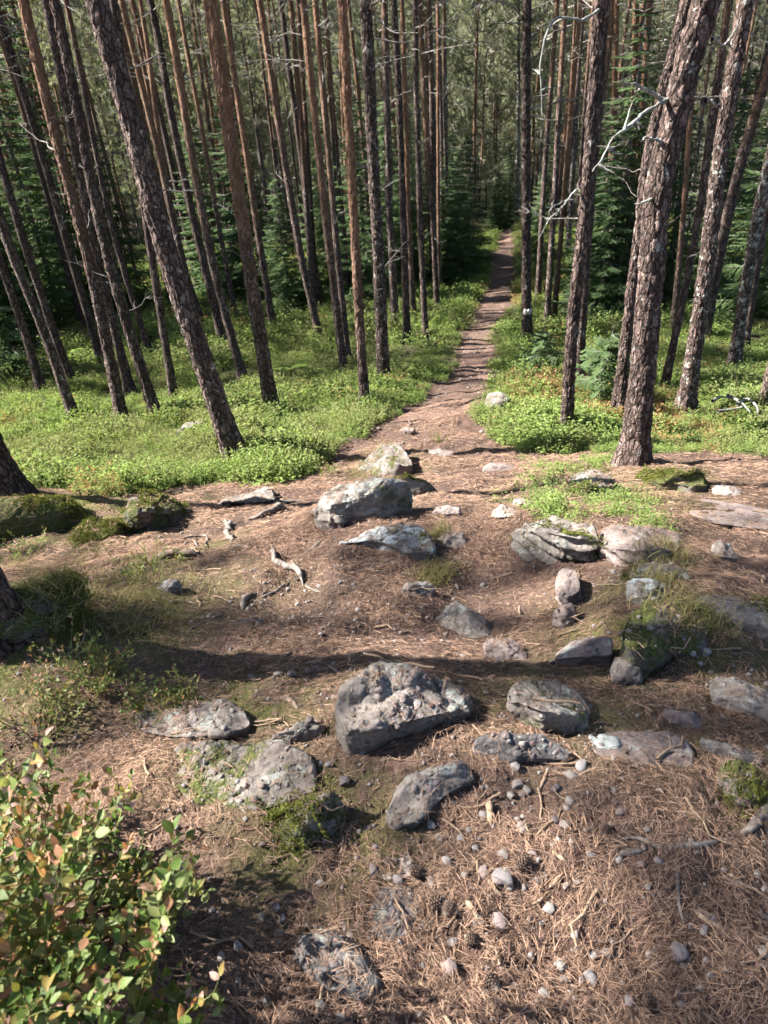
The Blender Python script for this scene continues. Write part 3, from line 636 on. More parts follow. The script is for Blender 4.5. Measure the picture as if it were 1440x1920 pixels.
pine((1243, 737), [(1280, 560), (1312, 380), (1345, 150)], 16, 'slim brown pine between the stout gnarled pine and the thick orange-topped one', G2, .35, .4, .9)
pine((1262, 620), [(1285, 350), (1305, 0)], 12, 'orange thin pine behind the thick lichen-covered one', G2, .15, .3, 1.05)
pine((1318, 642), [(1345, 500), (1395, 280), (1440, 130)], 23, 'dark-footed pine with orange top behind the thick lichen-covered one', G2, .35, .5, .8)
pine((1375, 694), [(1395, 560), (1420, 420), (1480, 150)], 25, 'pale lichen pine in the sunlit bilberry near the right picture edge', G2, .6, .95, 1.05, nbr=4)
pine((1393, 665), [(1415, 520), (1436, 400), (1490, 150)], 18, 'brown pine just behind the pale lichen pine at the right picture edge', G2, .5, .5, .85)
pine((1432, 770), [(1462, 640), (1530, 350)], 27, 'rightmost trunk foot in the bilberry, cut by the picture edge', G2, .7, .7, .9)
pine((1250, 572), [(1275, 350), (1300, 150)], 11, 'thin grey pine far back between the two thick right-hand pines', G2, .6, .6, .95)
pine((1320, 600), [(1345, 400), (1372, 180)], 10, 'spindly pale pine deep in the stand at right', G2, .5, .6, 1.0)
# grey lichen limbs of the stout pine and the branches hanging over the path
tb = t_big[0]; y0 = tb.location.y
limb(tb, None, [(1258, 185, 0), (1225, 205, -.1), (1180, 240, -.25), (1150, 260, -.3), (1128, 300, -.35), (1113, 318, -.4)], y0, .022, 1)
limb(tb, None, [(1250, 190, 0), (1215, 172, -.1), (1180, 168, -.2)], y0, .026, 2, sub=3)
limb(tb, None, [(1240, 265, 0), (1218, 262, -.1), (1208, 262, -.15)], y0, .024, 3, sub=1)
limb(tb, None, [(1225, 375, 0), (1200, 374, -.1), (1186, 378, -.15)], y0, .016, 4, sub=1)
limb(tb, None, [(1320, 190, 0), (1345, 185, .1), (1358, 192, .15)], y0, .03, 5, 'root', sub=1)
limb(tb, None, [(1335, 70, 0), (1365, 85, .2), (1385, 40, .4)], y0, .02, 6, 'dead', sub=2)
limb(t15[0], None, [(1082, 355, 0), (1060, 378, -.1), (1040, 405, -.2), (1022, 438, -.25)], t15[0].location.y, .016, 7, sub=5)
limb(t15[0], None, [(1075, 372, 0), (1045, 382, -.1), (1022, 390, -.2)], t15[0].location.y, .010, 8, sub=3)
limb(t15[0], None, [(1130, 10, 0), (1090, 40, -.2), (1040, 40, -.4), (1021, 90, -.5), (1017, 170, -.55), (1020, 215, -.55)], t15[0].location.y, .02, 9, sub=3)
limb(pb[0], None, [(978, 30, 0), (955, 5, -.3), (900, 5, -.8), (840, 40, -1.1), (790, 65, -1.4)], pb[0].location.y, .02, 10, 'dead', sub=8)
limb(pb[0], None, [(978, 45, 0), (950, 42, -.2), (908, 44, -.4)], pb[0].location.y, .016, 11, 'dead', sub=3)
limb(p19[0], None, [(705, 190, 0), (735, 180, -.1), (770, 168, -.2)], p19[0].location.y, .018, 12, 'dead', sub=3)
limb(p19[0], None, [(690, 20, 0), (730, 60, -.2), (775, 62, -.4)], p19[0].location.y, .02, 13, 'dead', sub=5)
# white paint mark on the path-side pine
c, dd = pb[1](.62); rr = pb[2] * 1.10; th = np.linspace(-2.4, -.7, 14); mb = MB()
for zlo, zhi in [(-.045, .045)]:
    V = np.concatenate([np.c_[np.cos(th) * rr, np.sin(th) * rr, zlo + .012 * np.sin(th * 7)], np.c_[np.cos(th) * rr, np.sin(th) * rr, zhi + .01 * np.cos(th * 9)]]); k = np.arange(13)
    V2 = V * np.array([.93, .93, 1]); mb.add(np.concatenate([V, V2]), Q=np.concatenate([np.stack([k, k + 1, k + 15, k + 14], 1), np.stack([k + 14, k + 15, k + 43, k + 42], 1), np.stack([k, k + 28, k + 29, k + 1], 1)]))
t = NT('white_trail_paint'); pc_ = t.noise(t.co('Object'), 40, 4, .7); M['paint'] = t.done(t.bsdf(t.ramp(pc_, [(.4, (.30, .27, .25)), (.55, (.62, .62, .60))]), .8, t.bump(pc_, .8, .01)))
o = ob('paint_mark', mb.mesh('paint_mark', M['paint']), [q for q in pb[0].children if q.name.startswith('trunk')][0], c); o['label'] = 'faded white painted trail band'
N_LISTED = len(TREE_XY)
# trees of the stand farther down the slope, and those just outside the view that shade the floor
def far_ok(x, y, dmin):
    return all((x - a) ** 2 + (y - b) ** 2 > dmin * dmin for a, b in TREE_XY) and float(path_d(np.array([x]), np.array([y]))[0]) > .9 + .012 * y
pd_far = []
TRUNKS_FAR = []
for k in range(6):
    q = np.array([[0, 0, 0], [rnd.uniform(-.15, .15), rnd.uniform(-.15, .15), 5], [rnd.uniform(-.25, .25), rnd.uniform(-.25, .25), 11], [0, 0, 17.]])
    TRUNKS_FAR.append(trunk_mesh(q, .105, 0, k)[0])
def far_pine(x, y, label, group, low=True, shape=None):
    r = rnd; p = Vector((x, y, h1(x, y) - .03)); root = tag(ob('pine_tree', None, None, p, Euler((0, 0, 0) if shape else (R(r.uniform(-2, 2)), R(r.uniform(-2, 2)), 0))), label, 'pine', group)
    s = r.uniform(.82, 1.15); w = r.uniform(.55, 1.05); tr = ob('trunk', r.choice(TRUNKS_FAR), root, None, (0, 0, r.uniform(0, 6.28)), (w * s, w * s, s)); tr.color = (r.uniform(.1, .7), r.uniform(.2, .9), r.uniform(.7, 1.1), 1)
    cw = r.uniform(.38, .58) if y < 34 else r.uniform(.55, .8) if y < 42 else r.uniform(.85, 1.15); fz_ = (r.uniform(.60, .70) if y < 34 else r.uniform(.30, .45) if y < 42 else r.uniform(.12, .32)) if low else r.uniform(.52, .6)
    if shape: s, cw, fz_ = shape[:3]; tr.scale = (w * s, w * s, s)
    zc = 17 * s * fz_; sc = (17 * s - zc)
    ob('crown', CROWNS_THIN[shape[3]] if shape else r.choice(CROWNS_LOW if low else CROWNS), root, (0, 0, zc), (0, 0, shape[4] if shape else r.uniform(0, 6.28)), (cw, cw, sc / (10.5 if low else 8.5)))
    t_ = ob('dead_twigs', r.choice(TWIGS), root, (0, 0, max(1.0, zc - 5.5)), (0, 0, r.uniform(0, 6.28)), (1, 1, min(1, (zc) / 6.5))); t_['kind'] = 'stuff'
    TREE_XY.append((x, y)); return root
n_far = 0; FAR = []
for k in range(9000):
    y = 16 + 46 * rnd.random() ** 1.35; x = rnd.uniform(-.62, .62) * y + .08 * y
    if n_far >= 238: break
    if far_ok(x, y, 1.25 + .010 * y):
        u, v, w = proj(np.array([[x, y, h1(x, y)]])); u = float(u[0])
        if not -250 < u < 1700: continue
        FAR.append((far_pine(x, y, 'slim far pine', 'slim pines of the stand down the slope'), x, y)); n_far += 1
SHORT = {0: 'leaning lichen pine', 1: 'stout gnarled pine', 2: 'straight orange-barked pine', 3: 'orange-topped pine', 5: 'brown front pine', 6: 'dark slim pine', 10: 'slender sunlit pine', 9: 'dark middle pine', 12: 'thin orange pine', 13: 'pale-edged pine', 15: 'slim orange pine', 18: 'reddish-barked pine', 19: 'dark lichen-patched pine', 22: 'lichen-speckled front pine', 21: 'second-row dark pine', 24: 'thin dark pine',
         27: 'pale-sided pine', 30: 'slim path-side pine', 31: 'slim spruce-side pine', 34: 'paint-marked pine', 36: 'slender pale-edged pine', 37: 'orange path pine', 38: 'dark reddish pine', 40: 'orange gap pine', 41: 'grey-footed orange pine', 43: 'curved reddish pine', 44: 'thick lichen-covered pine', 45: 'slim brown pine', 47: 'dark-footed pine', 49: 'pale lichen pine'}
_on = 'second third fourth fifth sixth seventh eighth ninth tenth eleventh twelfth thirteenth fourteenth fifteenth sixteenth seventeenth eighteenth nineteenth twentieth'.split(); ORD = ['nearest'] + [q + ' nearest' for q in _on] + ['twenty-%s nearest' % q for q in ['first'] + _on[:8]] + ['thirtieth nearest'] + ['thirty-%s nearest' % q for q in ['first'] + _on[:8]] + ['fortieth nearest'] + ['forty-%s nearest' % q for q in ['first'] + _on[:8]]
_lines = []
for k, nm in SHORT.items():
    u, v, w = proj(LISTED[k][1]); m = w > .3; o_ = np.argsort(v[m]); _lines.append((nm, u[m][o_], v[m][o_]))
def gap_of(x, y, z):
    u, v, w = proj(np.array([[x, y, z]])); uu = [(float(np.interp(v[0], vs, us)), nm) for nm, us, vs in _lines]; uu.sort()
    lo = [nm for a, nm in uu if a <= u[0]]; hi = [nm for a, nm in uu if a > u[0]]
    return (lo[-1] if lo else None), (hi[0] if hi else None)
def label_gaps(items, kind, lift):
    """labels by the gap between two named trunks and by nearness"""
    gaps = {}
    for root, x, y in items: gaps.setdefault(gap_of(x, y, h1(x, y) + lift), []).append((y, root))
    for (a, b), L in gaps.items():
        where = 'between the %s and the %s' % (a, b) if a and b else 'left of the ' + b if b else 'right of the ' + a
        for k, (y, root) in enumerate(sorted(L, key=lambda q: q[0])):
            root['label'] = '%s %s %s' % (ORD[k], kind, where) if k < len(ORD) else 'one of the farthest %ss %s' % (kind, where)
label_gaps(FAR, 'slim far pine', 3.0)
# ------------------------------------------------------------------ spruces of the understorey
def spruce_mesh(seed, Ht=6.0, base=1.3, whorls=22, per=7):
    r = np.random.default_rng(seed); leaf = MB(); wood = MB()
    for k in range(whorls):
        f = (k + .3) / whorls; z = .35 + f * (Ht - .5); ln0 = base * (1 - f) ** .8 + .12
        for j in range(per):
            az = 6.283 * (j + r.uniform(-.3, .3)) / per + k; ln = ln0 * r.uniform(.7, 1.15); h = np.array([math.cos(az), math.sin(az), 0]); s = np.array([-h[1], h[0], 0]); t = np.linspace(0, 1, 5)
            P = np.array([0, 0, z + r.uniform(-.1, .1)]) + h * (ln * t)[:, None] + np.array([0, 0, 1.]) * (ln * (-.30 * t + .22 * t ** 2))[:, None]
            wood.tube(P, .012 * (1 - .7 * t), 3, 0.)
            # side twigs in a flat, drooping spray, every twig a row of short needles
            nt = max(5, int(ln * 11)); u = np.linspace(.15, 1, nt)
            for q in u:
                i = min(3, int(q * 4)); b = P[i] + (P[i + 1] - P[i]) * (q * 4 - i)
                for sg in (-1, 1):
                    l = ln * .42 * (1.08 - q) + .07; d = h * .55 + s * sg * .8 + np.array([0, 0, r.uniform(-.45, .0)]); d /= np.linalg.norm(d)
                    e = b + d * l; wv = np.cross(d, [0, 0, 1.0]); wv /= np.linalg.norm(wv); w = .030
                    V = [b - wv * w * .4, b + wv * w * .4, b + d * l * .55 + wv * w + [0, 0, .012], e, b + d * l * .55 - wv * w - [0, 0, .012]]
                    leaf.add(V, T=[[0, 1, 2], [0, 2, 4], [4, 2, 3]], col=r.uniform(0, 1))
                    for m_ in range(2):
                        b2 = b + d * l * r.uniform(.25, .75); d2 = d * .6 + wv * r.choice([-1, 1]) * .8 + np.array([0, 0, r.uniform(-.5, .1)]); l2 = l * r.uniform(.25, .5); w2 = np.cross(d2, [0, 0, 1.]); w2 /= np.linalg.norm(w2) + 1e-9
                        leaf.add([b2 - w2 * .012, b2 + w2 * .012, b2 + d2 * l2], T=[[0, 1, 2]], col=r.uniform(0, 1))
    cm = leaf.mesh('spruce_crown', M['spruce'], False)
    wood.tube(np.array([[0, 0, -.15], [0, 0, Ht * .5], [0, 0, Ht]]), [Ht * .011, Ht * .007, .006], 7, 0.)
    return cm, wood.mesh('spruce_trunk', M['dead'])
SPRUCE = [spruce_mesh(500, 6.5, 1.5, 24, 7), spruce_mesh(501, 5.0, 1.25, 20, 7), spruce_mesh(502, 8.0, 1.7, 27, 7)]
SAPLING = [spruce_mesh(510, 1.3, .55, 8, 6)]
def spruce(p, s, label, group, var=None, name='spruce_tree'):
    root = tag(ob(name, None, None, p, (0, 0, rnd.uniform(0, 6.28)), s), label, 'spruce', group); cm, wm = var or rnd.choice(SPRUCE)
    ob('crown', cm, root); ob('trunk', wm, root); return root
SPX = [(18, 660, .62), (60, 640, .7), (-40, 660, .8), (120, 610, .8), (170, 585, .9), (30, 585, 1.0), (255, 590, .9), (545, 575, .62), (480, 565, .8), (625, 545, .9), (690, 560, .7), (860, 530, .55), (880, 505, .6), (850, 490, .8), (780, 540, .6),
       (1012, 500, .55), (1120, 610, .55), (1145, 600, .7), (1240, 590, .6), (1330, 560, .9), (1430, 600, .8), (410, 555, 1.0), (740, 530, 1.0)]
SPR = []
for i, (u, v, s) in enumerate(SPX):
    p = pix(u, v, False)
    SPR.append((spruce(p - Vector((0, 0, .05)), s, 'dark young spruce', 'dark young spruces of the understorey'), p.x, p.y))
nsp = 0
for k in range(900):
    y = rnd.uniform(24, 75); x = rnd.uniform(-.6, .62) * y
    if nsp >= 9: break
    if float(path_d(np.array([x]), np.array([y]))[0]) < 2.2: continue
    SPR.append((spruce(Vector((x, y, h1(x, y) - .05)), rnd.uniform(.5, .95), 'dark spruce', 'dark young spruces of the understorey'), x, y)); nsp += 1
label_gaps(SPR, 'dark drooping spruce', 1.5)
# dark block at the end of the path
for (u, v, s, lb) in [(952, 427, .45, 'nearer of two spruces closing the view at the far path end'), (932, 428, .5, 'farther of two spruces closing the view at the far path end')]:
    spruce(pix(u, v, False), s, lb, 'spruces at the far end of the path')
for (u, v, s, lb) in [(1135, 748, .6, 'pale green little spruce beside the dark grey pine on the bilberry mound'), (1015, 705, .55, 'low spruce sapling with thin sprays below the white paint mark'), (40, 715, 1.1, 'spruce sapling at the left edge among slim pines')]:
    spruce(pix(u, v), s, lb, 'spruce saplings', SAPLING[0], 'spruce_sapling')
# far forest on the valley side
mb_src = []
for k in range(3):
    me = CROWNS_LOW[k]; mb_src.append(me)
fp = []; fr = []; fs = []; fi = []
for k in range(4200):
    y = rnd.uniform(76, 325); x = rnd.uniform(-.75, .75) * y
    fp.append((x, y, h1(x, y, False) + rnd.uniform(1.0, 6.0))); fr.append((0, 0, rnd.uniform(0, 6.28))); fs.append(rnd.uniform(1.0, 1.7)); fi.append(k % 3)
for k in range(520):
    y = rnd.uniform(40, 80); x = rnd.uniform(-.66, .7) * y
    if not far_ok(x, y, 1.6) or float(path_d(np.array([x]), np.array([y]))[0]) < 2.5: continue
    z = h1(x, y, False); s_ = rnd.uniform(.75, 1.1); fp.append((x, y, z)); fr.append((0, 0, rnd.uniform(0, 6.28))); fs.append(s_); fi.append(3 + k % 3); fp.append((x, y, z + 17 * s_ * rnd.uniform(.30, .42))); fr.append((0, 0, rnd.uniform(0, 6.28))); fs.append(s_ * .92); fi.append(k % 3)
    if len(fp) > 4200 + 240: break
scatter('far_forest', fp, fr, fs, fi, mb_src + TRUNKS_FAR[:3], 'grey-green mass of pine crowns filling the valley behind the stand')

# ------------------------------------------------------------------ bilberry cover
def clump_mesh(seed, mat, n=165, rad=.15, ht=.135, lf=.022):
    r = np.random.default_rng(seed); mb = MB(); ns = 16
    az = r.uniform(0, 6.283, ns); rr = rad * np.sqrt(r.uniform(0, 1, ns)); top = np.c_[np.cos(az) * rr, np.sin(az) * rr, ht * r.uniform(.6, 1.1, ns) * (1 - .35 * (rr / rad) ** 2)]
    foot = top * [.55, .55, 0] + [0, 0, -.04]
    for a, b in zip(foot, top):
        d = b - a; s = np.cross(d, r.normal(0, 1, 3)); s /= np.linalg.norm(s); mb.add([a - s * .0018, a + s * .0018, b], T=[[0, 1, 2]], col=.2)
    j = r.integers(0, ns, n); u = r.uniform(.35, 1.05, n) ** .7; P = foot[j] + (top[j] - foot[j]) * u[:, None] + r.normal(0, .018, (n, 3))
    d = np.c_[r.normal(0, 1, (n, 2)), r.uniform(-.2, .9, n)]; d /= np.linalg.norm(d, axis=1)[:, None]
    nrm = r.normal(0, .45, (n, 3)) + [0, 0, 1]; s = np.cross(d, nrm); s /= np.linalg.norm(s, axis=1)[:, None]; up = np.cross(s, d)
    l = (lf * r.uniform(.7, 1.35, n))[:, None]; w = l * .56
    V = np.stack([P, P + d * l * .5 + s * w * .5 + up * l * .1, P + d * l, P + d * l * .5 - s * w * .5 + up * l * .1], 1).reshape(-1, 3); k = np.arange(n) * 4
    mb.add(V, T=np.concatenate([np.stack([k, k + 1, k + 2], 1), np.stack([k, k + 2, k + 3], 1)]), col=np.repeat(r.uniform(0, 1, n), 4))
    return mb.mesh('bilberry_clump', M[mat], False)
CL = [clump_mesh(600 + k, m) for k, m in enumerate(['bil', 'bil', 'bil', 'bil2', 'bil', 'bil2', 'bil3'])]
def cover_points(n, y0, y1, wid, seed, keep=1.0):
    r = np.random.default_rng(seed); y = y0 + (y1 - y0) * r.uniform(0, 1, n); x = (r.uniform(-1, 1, n)) * wid(y); z = H(x, y); m = cover_mask(x, y, z) & (path_d(x, y) > .02)
    x, y, z = x[m], y[m], z[m]
    # thin patches
    th = fbm(np.c_[x * .5, y * .5, x * 0], 3, 91); m = (th > -.22) | (r.uniform(0, 1, len(x)) < .25); return x[m], y[m], z[m]
def cover(name, n, y0, y1, wid, seed, s0, s1, label):
    x, y, z = cover_points(n, y0, y1, wid, seed); r = np.random.default_rng(seed + 1); k = len(x)
    pat = fbm(np.c_[x * .45, y * .45, x * 0 + 3], 3, 55) + r.normal(0, .22, k); idx = np.where(pat < -.56, 6, np.where(pat > .22, r.choice([3, 5, 1], k), r.integers(0, 5, k)))
    bumpy = .5 + 1.05 * smooth(-.4, .5, fbm(np.c_[x * 1.3, y * 1.3, x * 0], 3, 14)); scl = r.uniform(s0, s1, k) * bumpy
    edge = smooth(0, .45, path_d(x, y)); scl *= .6 + .4 * edge
    rot = np.c_[r.normal(0, .15, k), r.normal(0, .15, k), r.uniform(0, 6.283, k)]
    return scatter(name, np.c_[x, y, z - .01], rot, scl, idx, CL, label), k
print('cover', cover('bilberry_cover', 17000, 4.2, 12, lambda y: 2.2 + .62 * y, 21, .8, 1.25, 'bright green knee-low bilberry cover on both sides of the path')[1],
      cover('bilberry_cover_beyond', 16000, 12, 34, lambda y: 2 + .62 * y, 22, 1.3, 2.1, 'bilberry cover deeper in the stand between the trunks')[1])
gp = []; gr_ = []; gsz = []
for k in range(900):
    i_ = rnd.randrange(0, 200); q_ = rnd.uniform(-1, 1); xx_ = _ps[i_, 0] + q_ * _pw[i_]; yy_ = _ps[i_, 1] + rnd.uniform(-.1, .1)
    if yy_ > 24 or yy_ < 5.5: continue
    gp.append((xx_, yy_, h1(xx_, yy_) - .05 * float(smooth(7, 9, yy_)) + .012)); gr_.append((rnd.uniform(-.2, .2), rnd.uniform(-.2, .2), rnd.uniform(0, 6.28))); gsz.append(.012 + .05 * rnd.random() ** 3)
PATH_GRAVEL = (gp, gr_, gsz)
# ferns
def fern_mesh(seed):
    r = np.random.default_rng(seed); mb = MB()
    for k in range(7):
        az = 6.283 * k / 7 + r.uniform(-.3, .3); h = np.array([math.cos(az), math.sin(az), 0]); s = np.array([-h[1], h[0], 0]); L = r.uniform(.4, .6); t = np.linspace(0, 1, 14)
        P = h * (L * t)[:, None] + np.array([0, 0, 1.]) * (L * (1.0 * t - .75 * t ** 2))[:, None]; mb.tube(P, .003 * (1 - .7 * t) + .0008, 3, .3)
        for i in range(2, 14):
            l = .15 * math.sin(math.pi * (.12 + .85 * t[i])) + .01
            for sg in (-1, 1):
                e = P[i] + s * sg * l + h * l * .35 - np.array([0, 0, .02]); m_ = (P[i] + e) / 2; mb.add([P[i], m_ + h * .014, e, m_ - h * .014], T=[[0, 1, 2], [0, 2, 3]], col=r.uniform(0, 1))
    return mb.mesh('fern_fronds', M['fern'], False)
FERN = [fern_mesh(700), fern_mesh(701)]
for (u, v, s, lb) in [(165, 690, 1.0, 'small fern between dark trunks at far left'), (330, 690, .9, 'fern in front of the dim stand behind the leaning lichen pine'), (540, 700, .9, 'pale fern in the bilberry left of the tall slim orange pine'), (590, 610, 1.0, 'fern at the dim edge of the stand left of the path')]:
    tag(ob('fern', FERN[rnd.randrange(2)], None, pix(u, v) + Vector((0, 0, .06)), (0, 0, rnd.uniform(0, 6)), s), lb, 'fern', 'ferns in the bilberry')
# ------------------------------------------------------------------ rocks
gl = dict(dark=(.05, .042, .038), mid=(.145, .125, .112), light=(.27, .24, .215))
wm = dict(dark=(.065, .05, .048), mid=(.17, .135, .125), light=(.30, .25, .23))
dk = dict(dark=(.035, .032, .032), mid=(.09, .083, .082), light=(.19, .175, .17))
pk = dict(dark=(.12, .095, .085), mid=(.25, .21, .19), light=(.39, .345, .31))
M.update(r_grey=m_rock('grey_rock', **gl, lichen=.35), r_cong=m_rock('conglomerate_rock', **gl, lichen=.2, pebbly=.55), r_warm=m_rock('brown_sandstone', **wm, lichen=.12),
         r_dark=m_rock('dark_rock', **dk, lichen=.2, pebbly=.3), r_pale=m_rock('pale_rock', **pk, lichen=.2), r_lich=m_rock('lichen_rock', **gl, lichen=.95, moss=.3),
         r_blue=m_rock('white_lichen_rock', **gl, lichen=.95, blue=1, moss=.3), r_moss=m_rock('mossy_rock', **dk, lichen=.3, moss=.75), r_mossy=m_rock('moss_covered_rock', **gl, lichen=.2, moss=1.25), r_mid=m_rock('half_mossy_rock', **gl, lichen=.3, moss=.32, pebbly=.4))
_cs = {}
def cube_sphere(n):
    if n in _cs: return _cs[n]
    V = []; Q = []; a = np.linspace(-1, 1, n + 1); A, B = np.meshgrid(a, a); A, B = A.ravel(), B.ravel(); i = (np.arange(n)[:, None] * (n + 1) + np.arange(n)[None]).ravel(); q = np.stack([i, i + 1, i + n + 2, i + n + 1], 1)
    for ax in range(3):
        for sg in (1, -1):
            P = np.zeros(((n + 1) ** 2, 3)); P[:, ax] = sg; P[:, (ax + 1) % 3] = A * sg; P[:, (ax + 2) % 3] = B; Q.append(q + len(V) * (n + 1) ** 2); V.append(P)
    V = np.concatenate(V); Q = np.concatenate(Q); key = np.round(V * 1000).astype(np.int64); _, first, inv = np.unique(key, axis=0, return_index=True, return_inverse=True); inv = inv.ravel()
    _cs[n] = (V[first], inv[Q]); return _cs[n]
def rock_mesh(seed, sx, sy, sz, mat, n=26, box=.45, cuts=7, rough=1.0, planes=(), strata=0.0, crag=1.0):
    """sx, sy, sz: full sizes; planes: extra (nx, ny, nz, offset) facets in unit space"""
    r = np.random.default_rng(seed); V, Q = cube_sphere(n); V = V / np.linalg.norm(V, axis=1)[:, None] * (1 - box) + V * box * .82
    V = V + .10 * np.stack([fbm(V * 1.3 + seed * 7.1 + k * 20, 2, 60 + k) for k in range(3)], 1)
    pl_ = [(*p[:3], p[3]) for p in planes]
    for k in range(cuts):
        d = r.normal(0, 1, 3); d[2] = abs(d[2]) * .8; d /= np.linalg.norm(d); pl_.append((*d, r.uniform(.62, .88)))
    for a, b, c, o in pl_:
        d = np.array([a, b, c], float); d /= np.linalg.norm(d); e = V @ d - o; V = V - np.outer(np.maximum(e, 0) * .86, d)
    V = V - (V.max(0) + V.min(0)) / 2; V = V / V.max(0)
    W = V * np.array([sx, sy, sz]) * .5; S = min(1.0, (sx * sy * sz) ** (1 / 3) / .4)
    nd = W / (np.linalg.norm(W, axis=1)[:, None] + 1e-9)
    d = fbm(W * 5 / max(S, .3) + seed, 5, 70, .52) * .048 * S + fbm(W * 30 + seed, 4, 80, .6) * .010 * crag
    rid = 1 - np.abs(fbm(W * 9 / max(S, .3) + seed * 3, 3, 75)); d = d - (np.maximum(rid - .9, 0) * .10) * S * crag
    if strata: d = d + strata * (np.abs(((W[:, 2] + .02 * fbm(W * 6, 2, 4)) * 16 + .7 * W[:, 0]) % 1 - .5) - .25) * (1 - np.abs(nd[:, 2]))
    W = W + nd * (d * rough)[:, None]
    return me_from('rock', W, Q, M[mat], True)
ROCKS = []
def rock(x0, y0, x1, y1, label, mat='r_grey', k=.5, box=.45, yaw=0., tilt=(0, 0), planes=(), strata=0., name='rock', cuts=7, n=None, group=None, up=.0, cat='rock', seed=None, rough=1., sink=.3):
    """rock whose outline fills the photo box; k = share of the visible height that is standing height"""
    cx = (x0 + x1) / 2; p = pix(cx, y1 - .12 * (y1 - y0), False); dep = depth(p); w = (x1 - x0) * dep / FPX; vv = (y1 - y0) * dep / FPX
    d = ray(cx, (y0 + y1) / 2); th = math.asin(-d[2]); h = k * vv / math.cos(th); dm = max(.25 * w, min(1.6 * w, (1 - k) * vv / math.sin(th)))
    f = Vector((d[0], d[1], 0)).normalized(); c = p + f * dm * .45; c.z = h1(c.x, c.y, False)
    z0 = min(p.z, c.z); hz = (h + max(0, 0)) ; H2 = hz * (1 + sink) + .12 * w; zt = max(p.z + h, h1(c.x, c.y) + .45 * h + .02)
    # box of height H2, its top about h above the contact line
    seed = len(ROCKS) + 11 if seed is None else seed; n = n or (44 if x1 - x0 > 150 else 30 if x1 - x0 > 60 else 18)
    m = rock_mesh(seed, w * 1.04, dm * 1.1, H2, mat, n, box, cuts, rough, planes, strata)
    az = math.atan2(-f.x, f.y)
    o = ob(name, m, None, (c.x, c.y, zt + up - H2 * .5), (R(tilt[0]), R(tilt[1]), az + R(yaw)))
    tag(o, label, cat, group); ROCKS.append(o); o['w'] = w; return o
def pix_h(u, v, h):
    """point on the photo ray (u, v) that stands h above the ground"""
    d = ray(u, v); P = CAMP + _t[:, None] * d; g = P[:, 2] - Hq(P[:, 0], P[:, 1], False) - h; k = np.argmax(g < 0)
    a = g[k - 1] / (g[k - 1] - g[k] + 1e-12); return P[k - 1] + a * (P[k] - P[k - 1])
def resample(P, n):
    P = np.asarray(P, float); d = np.concatenate([[0], np.cumsum(np.linalg.norm(np.diff(P, axis=0), axis=1))]); t = np.linspace(0, d[-1], n); return np.stack([np.interp(t, d, P[:, k]) for k in range(3)], 1)
